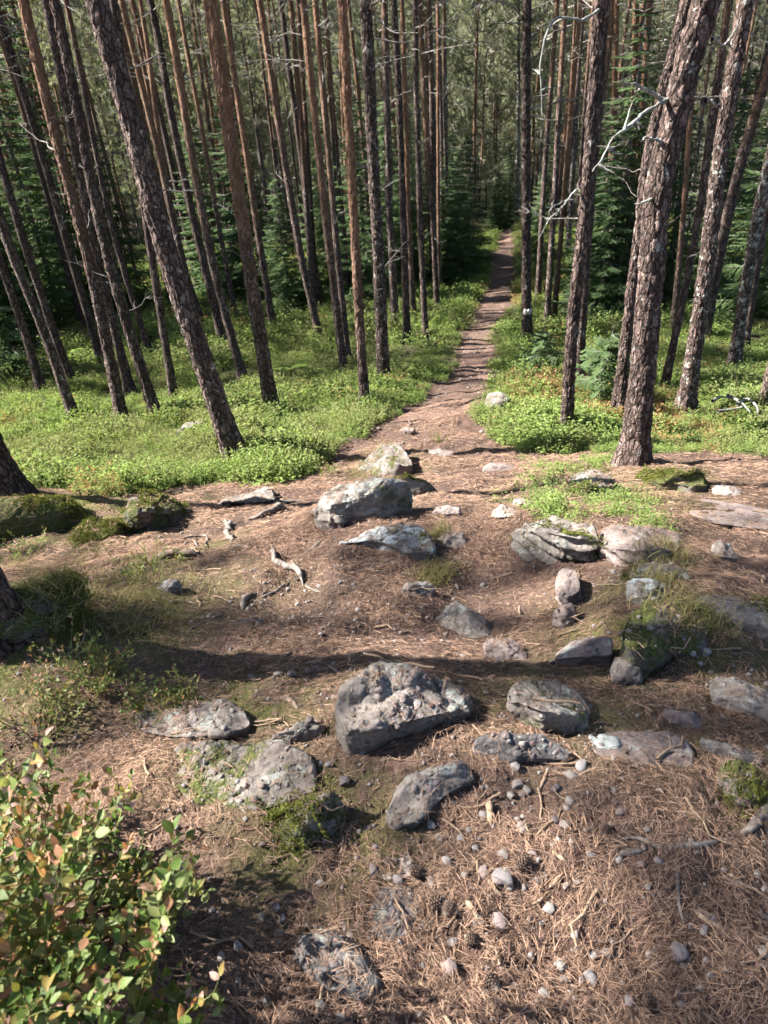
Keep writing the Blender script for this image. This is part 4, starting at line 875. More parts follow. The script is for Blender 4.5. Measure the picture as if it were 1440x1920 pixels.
def hero(contact, front, back, label, mat, dome=.12, rough=1., strata=0., res=1.0, rnd_edge=1.0, group=None, seed=None):
    """rock lofted from its contact line on the ground to the rim of its upper face; every point stands at its own distance"""
    seed = len(ROCKS) + 11 if seed is None else seed
    # no face of the front wall may lean out over its contact line
    cu = np.array([q[0] for q in contact], float); cv = np.array([q[1] for q in contact], float); fr2 = []; ra = []
    for u, v, h in front:
        dv = max(2.0, float(np.interp(u, cu, cv)) - v); p = pix_h(u, v, 0); th = math.asin(-ray(u, v)[2]); hm = .88 * dv * depth(p) / FPX / math.cos(th); fr2.append((u, v, min(h, hm))); ra.append(min(h, hm) / h)
    rm = max(.35, float(np.mean(ra))); front = fr2; fu_ = np.array([q[0] for q in front], float); b2 = []
    for u, v, h in back:
        vf = float(np.interp(u, fu_, [q[1] for q in front])); hf = float(np.interp(u, fu_, [q[2] for q in front])); p = pix_h(u, v, hf); th = math.asin(-ray(u, v)[2]); b2.append((u, v, min(h * rm, hf + .65 * max(0, vf - v) * depth(p) / FPX / math.cos(th))))
    back = b2
    A0 = np.array([pix_h(u, v, -.015) for u, v in contact]); F0 = np.array([pix_h(u, v, h) for u, v, h in front]); B0 = np.array([pix_h(u, v, h) for u, v, h in back])
    size = np.linalg.norm(A0[0] - A0[-1]); f = np.array([A0[:, 0].mean(), A0[:, 1].mean(), 0]); f /= np.linalg.norm(f)
    D0 = B0 + f * (.05 + .10 * size); D0[:, 2] = np.minimum(Hq(D0[:, 0], D0[:, 1], False) - .05, B0[:, 2] - .06)
    nf, nbk = int(44 * res), int(36 * res); 
    def by_u(P, q, m):
        t = np.abs(np.array([a[0] for a in q], float) - q[0][0]); t = np.maximum.accumulate(t + np.arange(len(t)) * 1e-3) / max(t.max(), 1e-6); s = np.linspace(0, t[-1], m); return np.stack([np.interp(s, t, P[:, k]) for k in range(3)], 1)
    A = np.concatenate([by_u(A0, contact, nf), by_u(D0, back, nbk + 2)[1:-1]]); B = np.concatenate([by_u(F0, front, nf), by_u(B0, back, nbk + 2)[1:-1]]); n = len(A)
    def sm_(X, k=2):
        for _ in range(k): X = .5 * X + .25 * (np.roll(X, 1, 0) + np.roll(X, -1, 0))
        return X
    A = sm_(A, 6); B = sm_(B, 6); c = B.mean(0); rows = [A - np.array([0, 0, .10]) + (A - c) * np.array([.06, .06, 0])]; nw = int(14 * res); nt = int(15 * res)
    for i in range(nw + 1):
        t = i / nw; tz = 1 - (1 - t) ** (1 + .55 * rnd_edge); tx = t ** (1 + .35 * rnd_edge); P = A + (B - A) * tx; P[:, 2] = A[:, 2] + (B[:, 2] - A[:, 2]) * tz; rows.append(P)
    hgt = max(.02, B[:, 2].max() - B[:, 2].min())
    for i in range(1, nt):
        s = i / nt; P = B + (c - B) * s; P[:, 2] += dome * size * .5 * math.sin(s * math.pi / 2) ** 1.2 * .5; rows.append(P)
    cc = c + np.array([0, 0, dome * size * .25]); V = np.concatenate(rows + [cc[None]]); m = len(rows); i = np.arange(m - 1)[:, None] * n; j = np.arange(n)[None]; j2 = (j + 1) % n
    Q = np.stack([i + j, i + j2, i + n + j2, i + n + j], -1).reshape(-1, 4); last = (m - 1) * n; T = np.stack([last + np.arange(n), last + (np.arange(n) + 1) % n, np.full(n, len(V) - 1)], 1)
    N = np.zeros_like(V); fn = np.cross(V[Q[:, 2]] - V[Q[:, 0]], V[Q[:, 3]] - V[Q[:, 1]])
    for k in range(4): np.add.at(N, Q[:, k], fn)
    N /= np.linalg.norm(N, axis=1)[:, None] + 1e-12; N[-1] = [0, 0, 1]
    if N[m * n // 2:, 2].mean() < 0: N = -N; Q = Q[:, ::-1]; T = T[:, ::-1]
    k0 = 2.2 / max(.12, size); W = V - c
    d = fbm(W * k0 * 1.6 + seed * 3.1, 5, 90, .55) * .055 * size + fbm(W * 34 + seed, 4, 95, .6) * .009
    f1, f2, idh = cells(W * k0 * 1.5 + seed, 7); d = d + (idh - .5) * .035 * size * smooth(.0, .12, f2 - f1) - .02 * size * (1 - smooth(0, .07, f2 - f1))
    if strata: q = (W[:, 2] + .02 * fbm(W * 6, 2, 4) + .12 * W[:, 0]) * 17; d = d + strata * ((np.abs(q % 1 - .5) * 2) ** 2 - .4) * (1 - np.abs(N[:, 2]))
    V = V + N * (d * rough)[:, None]; loc = A.mean(0)
    o = ob('rock', me_from('rock', V - loc, [Q, T], M[mat], True), None, loc - np.array([0, 0, .014 if size < .45 else .025])); tag(o, label, 'rock', group); ROCKS.append(o); o['w'] = float(size); return o
g_out = 'rocks of the outcrop beside the path'; g_low = 'rocks in the foreground needle litter'
A_ = hero([(617,1360),(641,1432),(695,1424),(740,1402),(790,1385),(850,1364),(892,1340)], [(622,1325,.09),(650,1362,.13),(700,1362,.12),(740,1352,.10),(785,1340,.08),(850,1326,.06),(886,1320,.04)], [(880,1300,.05),(830,1275,.09),(785,1248,.14),(740,1240,.16),(703,1236,.17),(660,1270,.17),(630,1298,.14)], 'large grey conglomerate boulder studded with pebbles, alone in the middle foreground', 'r_cong', .05, res=1.5)
Q_ = rock(600, 893, 782, 982, 'big rounded boulder crusted with white lichen beside the path', 'r_lich', .6, .3, 6, (0, 8), [(-.5, -.1, .9, .72)], n=60, cuts=2)
hero([(655,888),(700,898),(745,897),(776,893),(782,872)], [(670,875,.03),(705,862,.10),(740,862,.15),(768,870,.12),(778,868,.06)], [(765,845,.16),(747,820,.25),(722,826,.22),(704,838,.15),(680,862,.06)], 'pointed dark rock standing highest behind the white-crusted boulder', 'r_mid', .05, res=1.1)
S_ = hero([(622,1020),(665,1022),(705,1025),(745,1040),(785,1058),(820,1064),(828,1040)], [(624,1014,.02),(665,1008,.06),(708,1008,.10),(745,1012,.15),(785,1020,.18),(812,1030,.16),(820,1020,.12)], [(805,990,.18),(780,976,.20),(755,970,.20),(715,980,.14),(665,1000,.06)], 'slab draped with blue-white lichen above the trench', 'r_blue', .04, .7, .015, res=1.3)
I_ = hero([(962,1025),(985,1050),(1040,1060),(1105,1050),(1130,1040)], [(965,1000,.12),(1000,990,.24),(1060,1000,.24),(1110,1010,.20),(1128,1012,.15)], [(1125,985,.2),(1080,970,.25),(1030,962,.25),(995,972,.26),(972,985,.18)], 'layered rock with moss and pale lichen overhanging the trench', 'r_mid', .04, .9, .04, 1.4, .2)
hero([(1112,1040),(1160,1062),(1220,1070),(1280,1048)], [(1112,1018,.13),(1160,1024,.15),(1215,1026,.15),(1276,1028,.10)], [(1285,1000,.08),(1240,985,.12),(1180,980,.14),(1125,984,.16)], 'thin flat slab of brown sandstone lying beside the layered rock', 'r_warm', .02, .6, .02, 1.2, .2)
C_ = hero([(1106,1408),(1122,1418),(1170,1442),(1220,1462),(1248,1440),(1311,1448)], [(1106,1398,.03),(1125,1408,.05),(1172,1430,.06),(1220,1448,.06),(1248,1428,.06),(1306,1432,.06)], [(1308,1405,.06),(1290,1385,.05),(1258,1368,.04),(1160,1366,.03),(1110,1372,.02)], 'flat brown-grey slab with round pale lichen patch at right', 'r_warm', .05, .35, res=1.3, rnd_edge=.4)
hero([(1205,1492),(1245,1520),(1290,1534),(1313,1495)], [(1210,1486,.02),(1246,1510,.03),(1288,1522,.03),(1308,1490,.03)], [(1304,1446,.04),(1275,1440,.04),(1250,1444,.04),(1225,1464,.03)], 'squarish brown stone split off below the flat slab', 'r_warm', .05, .4)
hero([(1342,1468),(1360,1500),(1385,1532),(1420,1525),(1430,1480)], [(1345,1455,.05),(1362,1482,.07),(1388,1500,.07),(1415,1500,.06),(1425,1468,.05)], [(1420,1432,.07),(1390,1420,.08),(1355,1426,.06),(1345,1440,.05)], 'pale pinkish rock with moss at the right edge', 'r_mid', .06, .8)
B_k = hero([(716,1530),(735,1562),(785,1552),(822,1508),(870,1478),(908,1465)], [(720,1522,.02),(745,1542,.04),(785,1532,.04),(822,1494,.04),(868,1466,.03),(900,1456,.02)], [(885,1438,.04),(862,1426,.06),(815,1440,.07),(770,1456,.07),(732,1490,.05)], 'long low grey rock slanting through the pebbles below the conglomerate boulder', 'r_cong', .05, .7, res=1.3)
G_ = hero([(1156,1262),(1180,1280),(1210,1282),(1232,1262),(1262,1240),(1330,1230)], [(1160,1185,.10),(1180,1200,.16),(1210,1210,.16),(1236,1215,.12),(1275,1220,.05),(1330,1225,.02)], [(1340,1170,.06),(1300,1140,.10),(1250,1130,.13),(1210,1126,.16),(1175,1150,.14)], 'big moss-draped outcrop with white lichen cap on the right', 'r_moss', .05, 1., res=1.4)
F_ = hero([(944,1340),(968,1350),(1018,1374),(1100,1370),(1115,1345)], [(947,1308,.09),(970,1308,.12),(1015,1325,.11),(1080,1335,.08),(1105,1325,.05)], [(1100,1300,.06),(1045,1275,.09),(990,1270,.11),(955,1285,.10)], 'mossy rock with dark left face and white lichen below the trench', 'r_mid', .06, .9, res=1.2)
hero([(220,985),(240,1005),(275,1003),(300,995),(335,978),(348,955)], [(222,955,.14),(245,950,.22),(275,950,.24),(305,952,.2),(335,952,.1),(345,945,.06)], [(338,938,.10),(312,923,.2),(272,920,.24),(235,930,.18)], 'dark craggy rock with moss on the left, at the edge of the bilberry', 'r_moss', .06, 1.5, .03, 1.3)
hero([(572,965),(600,985),(640,990),(658,975)], [(577,958,.05),(605,962,.12),(635,965,.10),(652,968,.04)], [(640,952,.10),(612,944,.14),(585,952,.08)], 'small dark pointed rock left of the white-crusted boulder', 'r_grey', .06)
hero([(400,945),(440,946),(490,950),(525,940)], [(404,940,.02),(440,936,.06),(490,935,.10),(520,930,.08)], [(515,916,.10),(495,907,.12),(435,926,.06)], 'flat dark rock at the edge of the bilberry', 'r_grey', .05)
hero([(430,1180),(470,1187),(512,1178)], [(433,1174,.02),(470,1170,.06),(508,1174,.02)], [(490,1158,.06),(460,1155,.06)], 'dark flat stone lying on the needles', 'r_dark', .04, .5)
rock(818, 1126, 945, 1200, 'grey rock sloping into the trench from the left', 'r_cong', .3, .35, -35, (0, 12), n=44, up=-.03)
hero([(1040,1112),(1062,1150),(1095,1130)], [(1041,1095,.05),(1063,1115,.08),(1090,1100,.07)], [(1085,1068,.08),(1060,1062,.09),(1043,1075,.07)], 'upright brown stone in the trench below the layered rock', 'r_warm', .05)
hero([(1028,1242),(1085,1248),(1158,1240)], [(1030,1232,.02),(1085,1225,.04),(1155,1222,.06)], [(1152,1190,.09),(1100,1192,.08),(1065,1204,.05)], 'brown sandstone slab leaning beside the moss-draped outcrop', 'r_warm', .03, .6)
hero([(300,1470),(380,1515),(490,1528),(560,1505),(605,1480)], [(305,1460,.02),(380,1500,.03),(490,1512,.035),(555,1490,.03),(600,1470,.02)], [(595,1415,.06),(520,1390,.07),(440,1396,.06),(360,1398,.05),(312,1415,.04)], 'broad flat grey conglomerate rock right of the bilberry shrub', 'r_mid', .04, .8, res=1.4)
hero([(245,1375),(320,1400),(420,1398),(480,1370)], [(250,1360,.03),(320,1375,.06),(420,1372,.06),(475,1355,.03)], [(465,1325,.05),(400,1305,.06),(320,1310,.06),(262,1335,.04)], 'low mossy conglomerate hump behind the bilberry shrub', 'r_mid', .05, res=1.2)
hero([(540,1800),(575,1840),(610,1872),(680,1892),(726,1875)], [(545,1790,.02),(580,1822,.035),(615,1850,.04),(680,1872,.04),(718,1858,.03)], [(700,1815,.06),(652,1768,.07),(600,1750,.06),(556,1766,.04)], 'dark rounded rock with white quartz spots at the bottom', 'r_dark', .14, .8, res=1.2)
hero([(672,1735),(720,1765),(790,1770),(828,1740)], [(676,1728,.008),(720,1756,.012),(790,1760,.012),(822,1734,.01)], [(800,1690,.018),(760,1660,.018),(700,1680,.015)], 'dark flat rock sunk in the needles above the white-spotted rock', 'r_dark', .05, .7, res=1.1)
hero([(682,1640),(730,1650),(785,1640)], [(685,1634,.008),(730,1642,.014),(782,1634,.01)], [(775,1600,.018),(730,1588,.02),(692,1600,.016)], 'pale pebbly rock between needles in the foreground', 'r_pale', .05, .8)
hero([(1288,965),(1340,985),(1480,1000)], [(1290,958,.01),(1345,978,.02),(1480,992,.025)], [(1480,960,.04),(1400,945,.035),(1320,932,.03),(1292,940,.015)], 'long pale flat slab at the right edge of the clearing', 'r_warm', .02, .35)
hero([(1190,905),(1250,915),(1300,932),(1335,925)], [(1192,893,.03),(1250,898,.08),(1300,905,.10),(1332,905,.08)], [(1325,885,.12),(1270,876,.12),(1200,880,.06)], 'long mossy rock at the foot of the stout gnarled pine', 'r_mossy', .05)
hero([(1058,925),(1100,935),(1160,925)], [(1060,910,.04),(1100,910,.08),(1155,908,.06)], [(1150,885,.10),(1110,878,.12),(1070,890,.08)], 'grey rock with moss in front of the stout gnarled pine', 'r_mid', .06)
hero([(1330,1050),(1360,1066),(1394,1058)], [(1332,1035,.05),(1360,1040,.08),(1388,1045,.05)], [(1375,1018,.10),(1352,1008,.12),(1336,1020,.08)], 'dark purple-grey boulder below the long pale slab', 'r_grey', .08)
hero([(918,975),(940,984),(978,975)], [(920,965,.03),(942,965,.06),(974,965,.03)], [(965,948,.05),(940,942,.07),(924,955,.05)], 'pale wedge stone on the trail right of the outcrop', 'r_pale', .06)
rock(890, 1385, 1060, 1425, 'low dark pebbly ledge joining the slanting rock to the flat slab', 'r_dark', .5, .4, 8)
rock(1168, 1118, 1240, 1165, 'small rock with chalk-white lichen crowning the moss-draped outcrop', 'r_blue', .6, .4, 0, up=.07)
rock(1140, 1235, 1200, 1285, 'small grey stone at the foot of the moss-draped outcrop', 'r_grey', .5)
rock(1180, 1050, 1285, 1098, 'low mossy pebble-studded rock under the flat sandstone slab', 'r_mid', .5, .4)
rock(1036, 1128, 1082, 1182, 'small brown stone below the upright stone in the trench', 'r_warm', .5, .5, -15)
rock(1336, 906, 1386, 934, 'pale stone behind the long pale slab', 'r_pale', .5)
rock(960, 934, 1000, 952, 'thin pale stone behind the pale wedge stone', 'r_pale', .3)
rock(730, 890, 822, 940, 'flat mossy rock ledge between the pointed rock and the trail', 'r_mid', .45, .6, -10)
rock(-60, 912, 155, 1018, 'broad moss-covered mound of rock at the left edge', 'r_mossy', .45, .35, 0, (0, 6), n=56, rough=.8)
rock(146, 976, 238, 1026, 'small yellow-green mossy rock beside the mossy mound', 'r_mossy', .5, .35)
rock(300, 1090, 342, 1118, 'small dark stone near the mossy ground at left', 'r_dark', .5)
rock(520, 1352, 610, 1400, 'small pebbly rock left of the conglomerate boulder', 'r_cong', .5)
rock(520, 1495, 660, 1592, 'low hump of mossy pebbly rock below the broad flat rock', 'r_mid', .35, .4, 20)
rock(905, 1200, 995, 1244, 'flat brown stone at the bottom of the trench', 'r_warm', .25, .6, -10, (0, 8))
rock(748, 1094, 812, 1128, 'small grey stone above the sloping rock by the trench', 'r_grey', .5)
rock(818, 994, 876, 1036, 'broken pale stone beside the lichen-draped slab', 'r_pale', .5, .5, -30, (0, -8))
rock(812, 950, 866, 974, 'crumbled pale stone on the trail', 'r_pale', .4)
rock(1330, 1275, 1480, 1352, 'grey conglomerate ledge at the right edge', 'r_cong', .4, .5, 0, n=40)
rock(1285, 1118, 1490, 1190, 'long grey ledge running out of the right edge above the moss', 'r_grey', .3, .55, 14, (0, 10), n=44)
rock(1245, 1332, 1315, 1364, 'flat brown stone above the slab with the lichen patch', 'r_warm', .3, .6)
rock(1310, 1395, 1420, 1428, 'dark low ledge between the slab and the pale pinkish rock', 'r_dark', .4, .5)
rock(905, 866, 962, 884, 'flat stone set in the trail', 'r_warm', .3, .5)
rock(805, 840, 850, 858, 'small flat stone in the trail by the pointed rock', 'r_warm', .3)
rock(752, 800, 780, 812, 'small dark stone in the trail where the path begins', 'r_warm', .3)
rock(908, 735, 956, 780, 'pale yellowish rock in the bilberry right of the path', 'r_grey', .5, .4, 0, up=.02)
rock(338, 806, 392, 830, 'grey flat rock half hidden in the bilberry at left', 'r_grey', .5, .5, up=.10)

root_hump = rock(-60, 1105, 178, 1222, 'dark mossy hump of roots and soil at the left edge below the trunk foot', 'r_moss', .4, .25, 0, (0, 4), n=50, cuts=2, cat='mound', name='root_mound', up=.05)
# ------------------------------------------------------------------ what lies on the ground
bv = []; bf = []; nb_ = 0; bown = []
for i_, o in enumerate(ROCKS):
    Mw = Matrix.LocRotScale(o.location, o.rotation_euler, o.scale); vv = [Mw @ v.co for v in o.data.vertices]; bv += vv
    for f_ in o.data.polygons: bf.append([q + nb_ for q in f_.vertices]); bown.append(i_)
    nb_ += len(vv)
ROCK_BVH = BVHTree.FromPolygons(bv, bf)
def surf(x, y):
    """height, normal and the rock (or None) at x, y"""
    z = h1(x, y); hit = ROCK_BVH.ray_cast(Vector((x, y, z + 1.2)), Vector((0, 0, -1)), 1.25)
    if hit[0] is not None and hit[0].z > z: return hit[0].z, hit[1], bown[hit[2]]
    e = .05; return z, Vector(((h1(x - e, y, False) - h1(x + e, y, False)) / (2 * e), (h1(x, y - e, False) - h1(x, y + e, False)) / (2 * e), 1)).normalized(), None
def eul(nrm, yaw, amount=1.0):
    nrm = (Vector((0, 0, 1)) * (1 - amount) + nrm * amount).normalized(); return (Vector((0, 0, 1)).rotation_difference(nrm).to_matrix() @ Matrix.Rotation(yaw, 3, 'Z')).to_euler()
def pebble_mesh(seed, n=7):
    r = np.random.default_rng(seed); V, Q = cube_sphere(n); V = V / np.linalg.norm(V, axis=1)[:, None]
    V = V * np.array([1, r.uniform(.65, .9), r.uniform(.45, .65)]); V = V * (1 + .38 * fbm(V * 1.1 + seed * 3, 3, 40)[:, None]) ; 
    for k in range(6):
        d = r.normal(0, 1, 3); d /= np.linalg.norm(d); e = V @ d - r.uniform(.35, .7); V = V - np.outer(np.maximum(e, 0) * .85, d)
    return me_from('pebble', V * .5, Q, M['pebble'], True, {'tint': np.full(len(V), r.uniform(0, 1))})
PEB = [pebble_mesh(800 + k) for k in range(12)]
PEB_S = [pebble_mesh(830 + k, 3) for k in range(8)]
# loose pebbles picked out in the photograph: x, y, width in pixels, colour word
PP = [(968,1468,26,'pale'),(986,1478,20,'pale'),(958,1490,18,'white'),(1060,1545,22,'pale'),(944,1600,26,'pale'),(1110,1550,16,'grey'),(940,1640,34,'pinkish'),(948,1642,44,'grey'),(908,1630,28,'pinkish'),(935,1720,36,'pinkish'),(1028,1700,30,'white'),
      (1112,1788,20,'white'),(1135,1783,22,'white'),(1110,1832,30,'grey'),(1274,1784,42,'purple-grey'),(1018,1858,22,'white'),(1178,1875,26,'grey'),(842,1808,38,'pinkish'),(1335,1718,26,'pinkish'),(1320,1740,22,'grey'),(1430,1780,24,'white'),(1420,1637,16,'white'),(1380,1655,16,'white'),
      (1050,1805,26,'white'),(1080,1750,20,'white'),(1066,1498,18,'white'),(1092,1432,30,'grey'),(1070,1450,26,'pale'),(966,1436,24,'grey'),(948,1402,22,'dark'),(980,1415,16,'white'),(1040,1478,22,'dark'),(1110,1549,22,'brown'),(1040,1536,18,'dark'),(864,1570,18,'grey'),(838,1612,24,'white'),(825,1570,20,'pale'),
      (1055,1835,18,'pale'),(1090,1838,16,'grey'),(850,1765,22,'grey'),(645,1462,28,'dark'),(602,1365,20,'brown'),(583,1362,20,'dark'),(540,1105,14,'pale'),(558,1132,12,'white'),(598,1098,12,'white'),(664,1096,12,'white'),(672,1142,14,'grey'),(668,1160,13,'grey'),(638,1092,12,'white'),(472,1268,16,'pale'),(520,1262,18,'pale'),(545,1262,16,'white'),(602,1188,12,'grey'),(506,1250,12,'pale'),
      (1210,1222,14,'white'),(1325,1222,22,'white'),(1298,1228,14,'white'),(1312,1244,14,'white'),(1375,1100,10,'pink'),(1255,1075,10,'white'),(1148,1070,10,'white'),(1162,1078,10,'white'),(905,1096,14,'grey'),(848,1255,10,'white'),(932,1240,10,'white'),(1090,1165,10,'pink'),(1130,1166,9,'grey'),(865,1228,9,'white'),(760,1255,0,''),(1356,1060,9,'grey'),(1410,1130,14,'white'),
      (810,1545,20,'white'),(700,1630,26,'pale'),(745,1645,24,'grey'),(1000,1345,12,'white'),(1035,1240,12,'grey'),(520,1700,18,'grey'),(490,1720,20,'pale'),(445,1770,24,'grey'),(415,1790,20,'white'),(600,1880,24,'white'),(640,1905,24,'white'),(880,1555,18,'pale'),(975,1545,22,'grey'),(1000,1598,18,'pinkish'),(1105,1600,20,'grey'),(1160,1610,16,'white'),(1215,1660,16,'white'),(870,1640,16,'white'),(1060,1660,16,'white')]
PTINT = dict(white=.72, pale=.42, grey=.22, dark=.02, pinkish=.98, pink=.98, brown=.56)
PTINT['purple-grey'] = .12
pcol = {}
def peb_col(word, k):
    key = (word, k % 6)
    if key not in pcol:
        m = PEB[(k % 6) * 2].copy(); m.attributes['tint'].data.foreach_set('value', np.full(len(m.vertices), PTINT[word], np.float32)); pcol[key] = m
    return pcol[key]
tp = NT('loose_pebble'); p_ = tp.co('Object'); at_ = tp.n('Attribute', attribute_name='tint').outputs['Fac']
c_ = tp.ramp(at_, [(0, (0.064, 0.052, 0.052)), (.12, (0.136, 0.110, 0.118)), (.22, (0.168, 0.153, 0.153)), (.42, (0.156, 0.136, 0.124)), (.56, (0.133, 0.090, 0.078)), (.72, (0.214, 0.199, 0.185)), (1, (0.191, 0.144, 0.136))])
n_ = tp.noise(p_, 3.0, 6, .7); n2_ = tp.noise(p_, 12, 4, .7); c_ = tp.mix(tp.ramp(n_, [(.42, 0), (.68, .55)]), c_, (.12, .095, .085)); c_ = tp.mix(tp.ramp(n2_, [(.55, 0), (.7, .4)]), c_, (.36, .33, .31))
M['loose'] = tp.done(tp.bsdf(c_, .65, tp.bump(n2_, .3, .05), .3))
for m in PEB + PEB_S: m.materials.clear(); m.materials.append(M['loose'])
PGRP = {}
for k, (u, v, w, word) in enumerate(PP):
    if not w: continue
    p = pix(u, v + w * .2); z, nr, rk = surf(p.x, p.y); s = w * depth(p) / FPX * 1.1
    where = 'among the needles at the bottom' if v > 1700 else 'in the sunlit pebble patch below the slanting rock' if v > 1440 and u > 780 else 'near the broad flat rock' if u < 780 and v > 1300 else 'on the needles left of the trench' if u < 780 else 'by the moss-draped outcrop' if u > 1190 else 'on the needles around the trench'
    size = 'large' if w >= 34 else 'small' if w < 15 else 'rounded'
    o = ob('pebble', peb_col(word, k), None, (p.x, p.y, z + s * .08 + .002), eul(nr, rnd.uniform(0, 6.28), .7), s)
    tag(o, 'pebble', 'pebble', '%s %s pebbles %s' % (size, word, where)); PGRP.setdefault((size, word, where), []).append((v, u, o))
for (size, word, where), L in PGRP.items():
    for k, (v, u, o) in enumerate(sorted(L, key=lambda q: (-q[0], q[1]))): o['label'] = ('%s%s %s pebble %s' % ('' if len(L) == 1 else ['lowest', 'second lowest', 'third lowest', 'fourth lowest', 'fifth lowest', 'sixth lowest', 'seventh lowest', 'eighth lowest', 'ninth lowest', 'tenth lowest', 'eleventh lowest', 'twelfth lowest'][min(k, 11)] + ' ', size, word, where))
# pebbles set in the conglomerate
def embed(o, n, smin, smax, seed, part=True):
    r = random.Random(seed); me = o.data; pol = [f for f in me.polygons if f.normal.z > -.2 and (f.center.y < me.vertices[0].co.y + 9)]; Mw = Matrix.LocRotScale(o.location, o.rotation_euler, o.scale); cnt = 0
    for t_ in range(n * 6):
        f = r.choice(pol); c = f.center; wc = Mw @ c
        if wc.z < h1(wc.x, wc.y) or ((Mw.to_3x3() @ f.normal).dot(wc - Vector((0, 0, CAM_Z))) > 0): continue
        s = r.uniform(smin, smax) * (1 if r.random() < .8 else 1.5); q = ob('pebble', peb_col(r.choice(['grey', 'pale', 'dark', 'purple-grey', 'brown', 'grey', 'dark', 'purple-grey', 'dark']), r.randrange(6)), o, c - f.normal * s * .16, eul(Vector(f.normal), r.uniform(0, 6.28)), s); cnt += 1
        if cnt >= n: break
for o, n, a, b in [(A_, 90, .012, .030), (B_k, 30, .010, .022)]: embed(o, n, a, b, 5)
for o in ROCKS:
    if o['label'].startswith(('broad flat grey', 'low dark pebbly', 'dark rounded rock', 'pale pebbly', 'low mossy pebble', 'low hump', 'low mossy cong', 'small pebbly', 'dark flat rock sunk', 'grey conglomerate ledge')): embed(o, 14, .010, .022, len(o['label']))
# lichen patch on the flat slab
def patch(o, u, v, rpx, name, mat, label, seed, asp=.75):
    """thin irregular crust lying on a rock, around photo point (u, v)"""
    d = Vector(ray(u, v)); hit = ROCK_BVH.ray_cast(Vector(CAMP), d)
    if hit[0] is None: return
    c = hit[0]; rr = rpx * depth(c) / FPX; r = np.random.default_rng(seed); V = []; n = 28; Mi = Matrix.LocRotScale(o.location, o.rotation_euler, o.scale).inverted()
    for ring, f in enumerate([0, .35, .7, .92, 1.0]):
        for k in range(n):
            a = 6.283 * k / n; q = rr * f * (1 + .10 * math.sin(2 * a + seed) + .07 * math.sin(5 * a + 2 * seed) + .05 * math.sin(11 * a)); x = c.x + math.cos(a) * q; y = c.y + math.sin(a) * q * asp / max(.3, math.cos(R(20)))
            h_ = ROCK_BVH.ray_cast(Vector((x, y, c.z + .25)), Vector((0, 0, -1)), .6); z = h_[0].z if h_[0] is not None else c.z
            V.append(Mi @ Vector((x, y, z + (.004 if ring < 4 else -.006) + (.003 * r.random() if ring < 3 else 0))))
    Q = [[i * n + k, i * n + (k + 1) % n, (i + 1) * n + (k + 1) % n, (i + 1) * n + k] for i in range(4) for k in range(n)]
    q = ob(name, me_from(name, np.array([v_[:] for v_ in V]), np.array(Q), M[mat], True), o); q['label'] = label
tl = NT('lichen_crust'); nl_ = tl.noise(tl.co('Object'), 60, 5, .75); M['crust'] = tl.done(tl.bsdf(tl.ramp(nl_, [(.3, (.16, .175, .17)), (.55, (.24, .265, .26)), (.75, (.33, .36, .36))]), .9, tl.bump(nl_, .6, .004)))
patch(C_, 1133, 1390, 30, 'lichen_patch', 'crust', 'round pale blue-grey lichen crust', 3)

# ------------------------------------------------------------------ roots, sticks, cones
def wood_line(px, r0, r1, name, label, cat, mat='root', lift=.35, group=None, seed=0, sides=9, n=None, flat=1.0):
    P = []
    for u, v in px:
        p = pix(u, v); z, nr, rk = surf(p.x, p.y); P.append((p.x, p.y, z))
    P = np.array(P); L = np.linalg.norm(np.diff(P, axis=0), axis=1).sum(); n = n or max(10, int(L / .018)); C = spline(P, n); c0 = C.mean(0); r = np.random.default_rng(seed + 50)
    rad = np.linspace(r0, r1, n) * (.68 if name == 'tree_root' else 1) * (1 + .22 * fbm(np.c_[np.linspace(0, L * 22, n), np.zeros(n), np.full(n, seed)], 3, 6)); g_ = np.array([surf(a, b)[0] for a, b in C[:, :2]])
    C[:, 2] = np.convolve(np.pad(g_, 2, mode='edge'), np.ones(5) / 5, 'valid') + rad * lift + .5 * r0 * fbm(np.c_[np.linspace(0, L * 9, n), np.zeros(n), np.full(n, seed)], 2, 7); C[:, :2] += 1.3 * r0 * np.stack([fbm(np.c_[np.linspace(0, L * 12, n), np.full(n, k + .5), np.full(n, seed)], 3, 8) for k in range(2)], 1)
    te = np.linspace(0, 1, n); rad = rad * (.25 + .75 * smooth(0, .18, te)) * (.2 + .8 * smooth(0, .3, 1 - te)); C[:, 2] -= r0 * .9 * ((1 - smooth(0, .15, te)) + (1 - smooth(0, .22, 1 - te))) if name == 'tree_root' else 0
    V, Q = tube(C - c0, rad, sides); cc = np.repeat(C - c0, sides, 0); d = V - cc; V = cc + d * (1 + .34 * fbm(V * 55 + seed, 3, 33)[:, None]); mb = MB(); mb.add(V, Q=Q)
    for e in (0, n - 1):
        b = len(V); mb.add([(C - c0)[e]]); idx = np.arange(sides) + e * sides; mb.t.append(np.stack([idx, np.roll(idx, -1), np.full(sides, mb.n - 1)], 1))
    return tag(ob(name, mb.mesh(name, M[mat]), None, c0), label, cat, group)
gr = 'grey surface roots left of the trench'
wood_line([(422, 970), (430, 1000), (437, 1030)], .022, .018, 'tree_root', 'short upright grey root piece left of the small dark pointed rock', 'root', group=gr, seed=1, lift=.8)
wood_line([(506, 1032), (515, 1050), (535, 1064), (556, 1072), (570, 1098)], .018, .022, 'tree_root', 'crooked pale root lying in the sunlit needles', 'root', group=gr, seed=2, lift=.8)
wood_line([(556, 1076), (552, 1060), (545, 1050)], .016, .01, 'tree_root', 'short spur on the crooked pale root', 'root', group=gr, seed=3, lift=.9)
